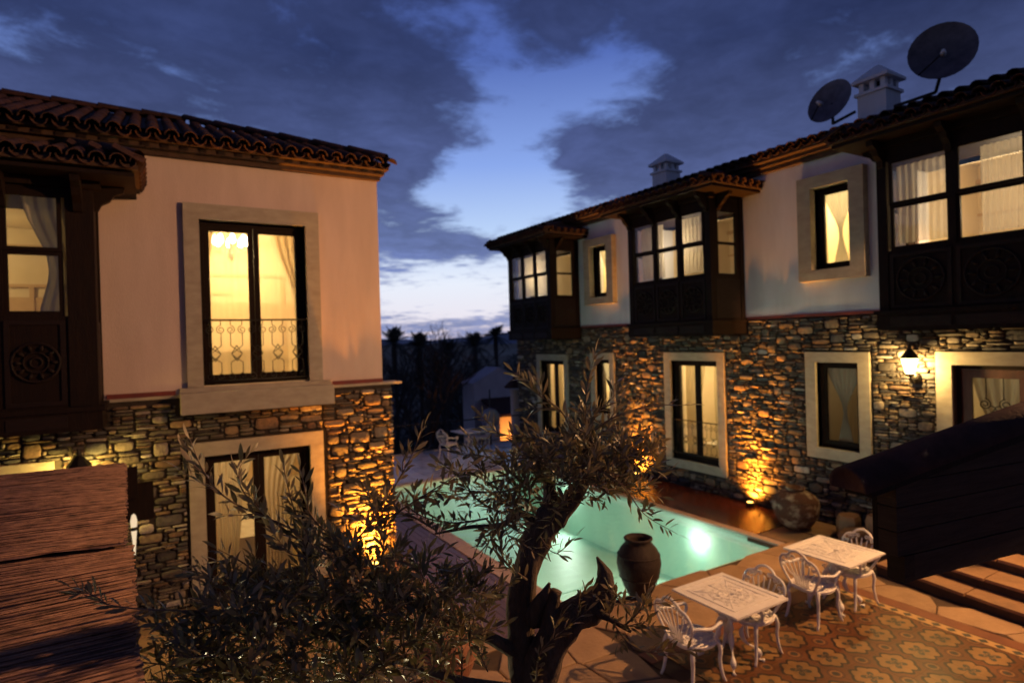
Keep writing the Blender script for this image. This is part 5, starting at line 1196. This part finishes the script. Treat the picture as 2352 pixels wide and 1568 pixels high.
# ------------------------------------------------------------------ beyond the terrace: railing, pillar, buildings, palms, bare trees
rl_ = thing('railing', 'thin black railing along the far edge of the wet terrace', 'railing', (8, 18.28, 0))
m = MB(); m.tube([(3.4, 18.28, .96), (12.9, 18.28, .86)], .022, 6); m.tube([(3.4, 18.28, .12), (12.9, 18.28, .10)], .015, 6); m.build('rail', M_iron, rl_)
pm_ = MB().tube([(0, 0, 0), (0, 0, .92)], .016, 5).mesh('baluster', M_iron)
for k in range(8): inst('baluster', pm_, rl_, (3.5+k*1.3, 18.28, .01))
pi_ = thing('stone_pillar', 'orange lit round pillar with tiled cap beyond the far corner of the white house', 'pillar', (11.45, 19.0, -3))
m = MB(); m.lathe([(.17, -3), (.17, 1.72)], (11.47, 19.0, 0), 14); m.build('shaft', M_plaster, pi_)
m = MB(); m.lathe([(.40, 1.80), (.42, 1.84), (.12, 2.12), (.02, 2.2)], (11.47, 19.0, 0), 8, False); m.build('tiled_cap', M_tile, pi_)
lamp('pillar_light', 'SPOT', (10.9, 18.5, -.9), 330, (1, .45, .08), .1, parent=pi_, rot=aim((.8, .9, 1.6)), spot=60)
def gable(label, a, b, y, z0, ze, zr, depth, m_, mr):
    t = thing('gabled_house', label, 'house', ((a+b)/2, y, z0)); c = (a+b)/2; m = MB()
    m.prism([(a, y, z0), (b, y, z0), (b, y, ze), (c, y, zr), (a, y, ze)], (0, depth, 0)); m.build('wall', m_, t)
    for s_, (p, q) in enumerate((((a-.02, ze-.03), (c, zr)), ((c, zr), (b+.02, ze-.03)))):
        m = MB(); m.prism([(p[0], y-.03, p[1]+.004), (q[0], y-.03, q[1]+.004), (q[0], y-.03, q[1]+.06), (p[0], y-.03, p[1]+.06)], (0, depth+.1, 0)); m.build('roof', mr, t)
    return t
g1 = gable('pale gabled outbuilding beyond the terrace railing', 12.85, 15.6, 25, -3.4, 1.55, 2.22, 1.2, M_gable, M_gable)
m = MB(); m.box(13.4, 16.2, 23.6, 24.9, -3.4, .1); m.build('lean_to_wall', M_plaster, g1)
m = MB(); m.prism([(13.2, 23.4, .12), (16.4, 23.4, .12), (16.4, 24.98, .75), (13.2, 24.98, .75)], (0, 0, .08)); m.build('lean_to_roof', M_tile, g1)
lamp('yard_light', 'SPOT', (14.2, 22.3, -1.6), 420, (1, .36, .05), .1, parent=g1, rot=aim((.2, 1.6, .9)), spot=95)
gable('low dark shed roof among the far trees, left of the outbuilding', 8.5, 11.2, 34, -3.6, .2, .9, 5, M_asph, M_asph)
gable('distant dark house with a pale ridge behind the bare trees', 14, 19, 60, -5, 1.6, 2.9, 8, M_asph, M_gable)
ps = thing('parasol', 'folded blue grey parasol beside the far terrace table', 'parasol', (9.85, 18.0, 0))
m = MB(); m.tube([(9.85, 18.0, 0), (9.85, 18.0, 1.9)], .025, 6); m.build('pole', M_iron, ps)
m = MB(); m.lathe([(.05, .62), (.26, .66), (.33, .85), (.31, 1.05), (.2, 1.2), (.05, 1.26)], (9.85, 18.0, 0), 14); m.build('canopy', M_para, ps)
def palm(label, x, y, z0, h, cr, seed):
    t = thing('palm_tree', label, 'tree', (x, y, z0), group='palms beyond the terrace'); rs = random.Random(seed); m = MB()
    m.tube(catmull([(x, y, z0), (x+.1, y, z0+h*.5), (x, y, z0+h)], 5), [.22, .19, .16, .14, .14, .14, .14, .14, .15, .16, .17], 8)
    m.lathe([(.14, h-2.0), (.19, h-1.2), (.2, h-.5), (.1, h)], (x, y, z0), 9); m.build('trunk', M_twd, t); m = MB(); c = Vector((x, y, z0+h))
    for k in range(22):
        a = k*2.4+rs.uniform(-.2, .2); e_ = rs.uniform(-.7, 1.45); ln = cr*rs.uniform(.8, 1.15); P = [c+Vector((cos(a)*cos(e_)*ln*f, sin(a)*cos(e_)*ln*f, sin(e_)*ln*f-.30*ln*f*f)) for f in (0, .25, .5, .75, 1)]
        P = catmull(P, 3); m.tube(P, .02, 3)
        for i in range(1, len(P)):
            tg = (P[i]-P[i-1]).normalized(); sd = tg.cross(Vector((0, 0, 1))).normalized(); w = .36*cr*sin(min(1, i/len(P)+.15)*pi)+.05
            for s_ in (-1, 1):
                for q in (0, .34, .67):
                    b_ = P[i-1].lerp(P[i], q); tip = b_+(sd*s_+tg*.7+Vector((0, 0, -.35))).normalized()*w; m.add([b_, b_+tg*.035, tip], [(0, 1, 2)])
    m.build('fronds', M_dark, t)
def pxy(px, py, y): v = FW+RT*((px-1176)/FPX)-UP*((py-784)/FPX); t_ = (y-CAM.y)/v.y; return CAM+v*t_
for i, (px, py, y, cr, lb) in enumerate(((905, 785, 38, 1.5, 'shaggy palm next to the corner of the peach house'), (963, 793, 34, 1.3, 'palm behind the tallest bare tree'), (1028, 806, 36, 1.2, 'lower round palm in the middle of the gap between the houses'),
                                    (1091, 795, 40, 1.7, 'broad palm above the ridge of the pale outbuilding'), (1138, 770, 44, 1.5, 'tall slim palm with a shaggy trunk nearest the white house'))):
    p = pxy(px, py, y); palm(lb, p.x, p.y, -5.5, p.z+5.5, cr, i)
def bare(label, px, py, y, seed, w=1.0):
    top = pxy(px, py, y); z0 = -4.5; H = top.z-z0; t = thing('bare_tree', label, 'tree', (top.x, y, z0), group='bare winter trees beyond the terrace'); rs = random.Random(seed); mt, mc = MB(), MB()
    def grow(mb, p, d_, l, r, lev):
        q = p+d_*l*.5+Vector((rs.uniform(-1, 1), rs.uniform(-1, 1), 0))*l*.05; e_ = p+d_*l; mb.tube([p, q, e_], [r, r*.8, r*.6], 5 if lev < 2 else 3, cap=False)
        if lev >= 6: return
        for k in range(3 if lev < 4 else 2):
            nd = (d_+Vector((rs.uniform(-.75, .75)*w, rs.uniform(-.75, .75)*w, rs.uniform(-.1, .5)))).normalized(); grow(mc, p+d_*l*rs.uniform(.6, 1), nd, l*rs.uniform(.58, .8), max(r*.6, .011), lev+1)
    grow(mt, Vector((top.x, y, z0)), Vector((0, 0, 1)), H*.36, .15, 0); mt.build('trunk', M_twd, t); mc.build('crown', M_twd, t)
for i, (px, py, y, lb) in enumerate(((985, 738, 27, 'tallest bare tree rising above the hills between the two houses'), (1030, 750, 30, 'second bare tree, its twigs against the pink horizon'), (893, 745, 32, 'thin bare tree touching the corner of the peach house'),
                               (940, 765, 29, 'bare tree between the palm and the tallest bare tree'), (1075, 800, 28, 'low spreading bare tree in front of the pale outbuilding'), (1000, 830, 24, 'dark leafless bush like tree low behind the railing'))):
    bare(lb, px, py, y, 50+i)
# dark shrubs and treetops filling the valley
vg = random.Random(8); mb = MB()
for k in range(150):
    y = vg.uniform(21, 95); x = y*vg.uniform(.22, 1.05); z = -4.6-y*.0; h = vg.uniform(2.0, 4.6)*(1 if y < 45 else 1.3); w = vg.uniform(1.2, 2.6)
    for j in range(120):
        a, b = vg.uniform(0, 2*pi), vg.uniform(0, 1)**.6; zz = vg.uniform(0, 1); rr = w*b*sqrt(max(0, 1-(zz*1.6-.8)**2)); c = Vector((x+cos(a)*rr, y+sin(a)*rr, z+h*zz)); q = Vector((vg.uniform(-1, 1), vg.uniform(-1, 1), vg.uniform(-1, 1)))*.3; u_ = q.orthogonal().normalized()*.22
        mb.add([c-q, c+u_, c+q, c-u_*.6], [(0, 1, 2, 3)])
mb.build('woodland', M_dark, kind='stuff', label='dark mass of shrubs and treetops in the valley below the terrace', category='woodland')
print('objects', len(bpy.data.objects))
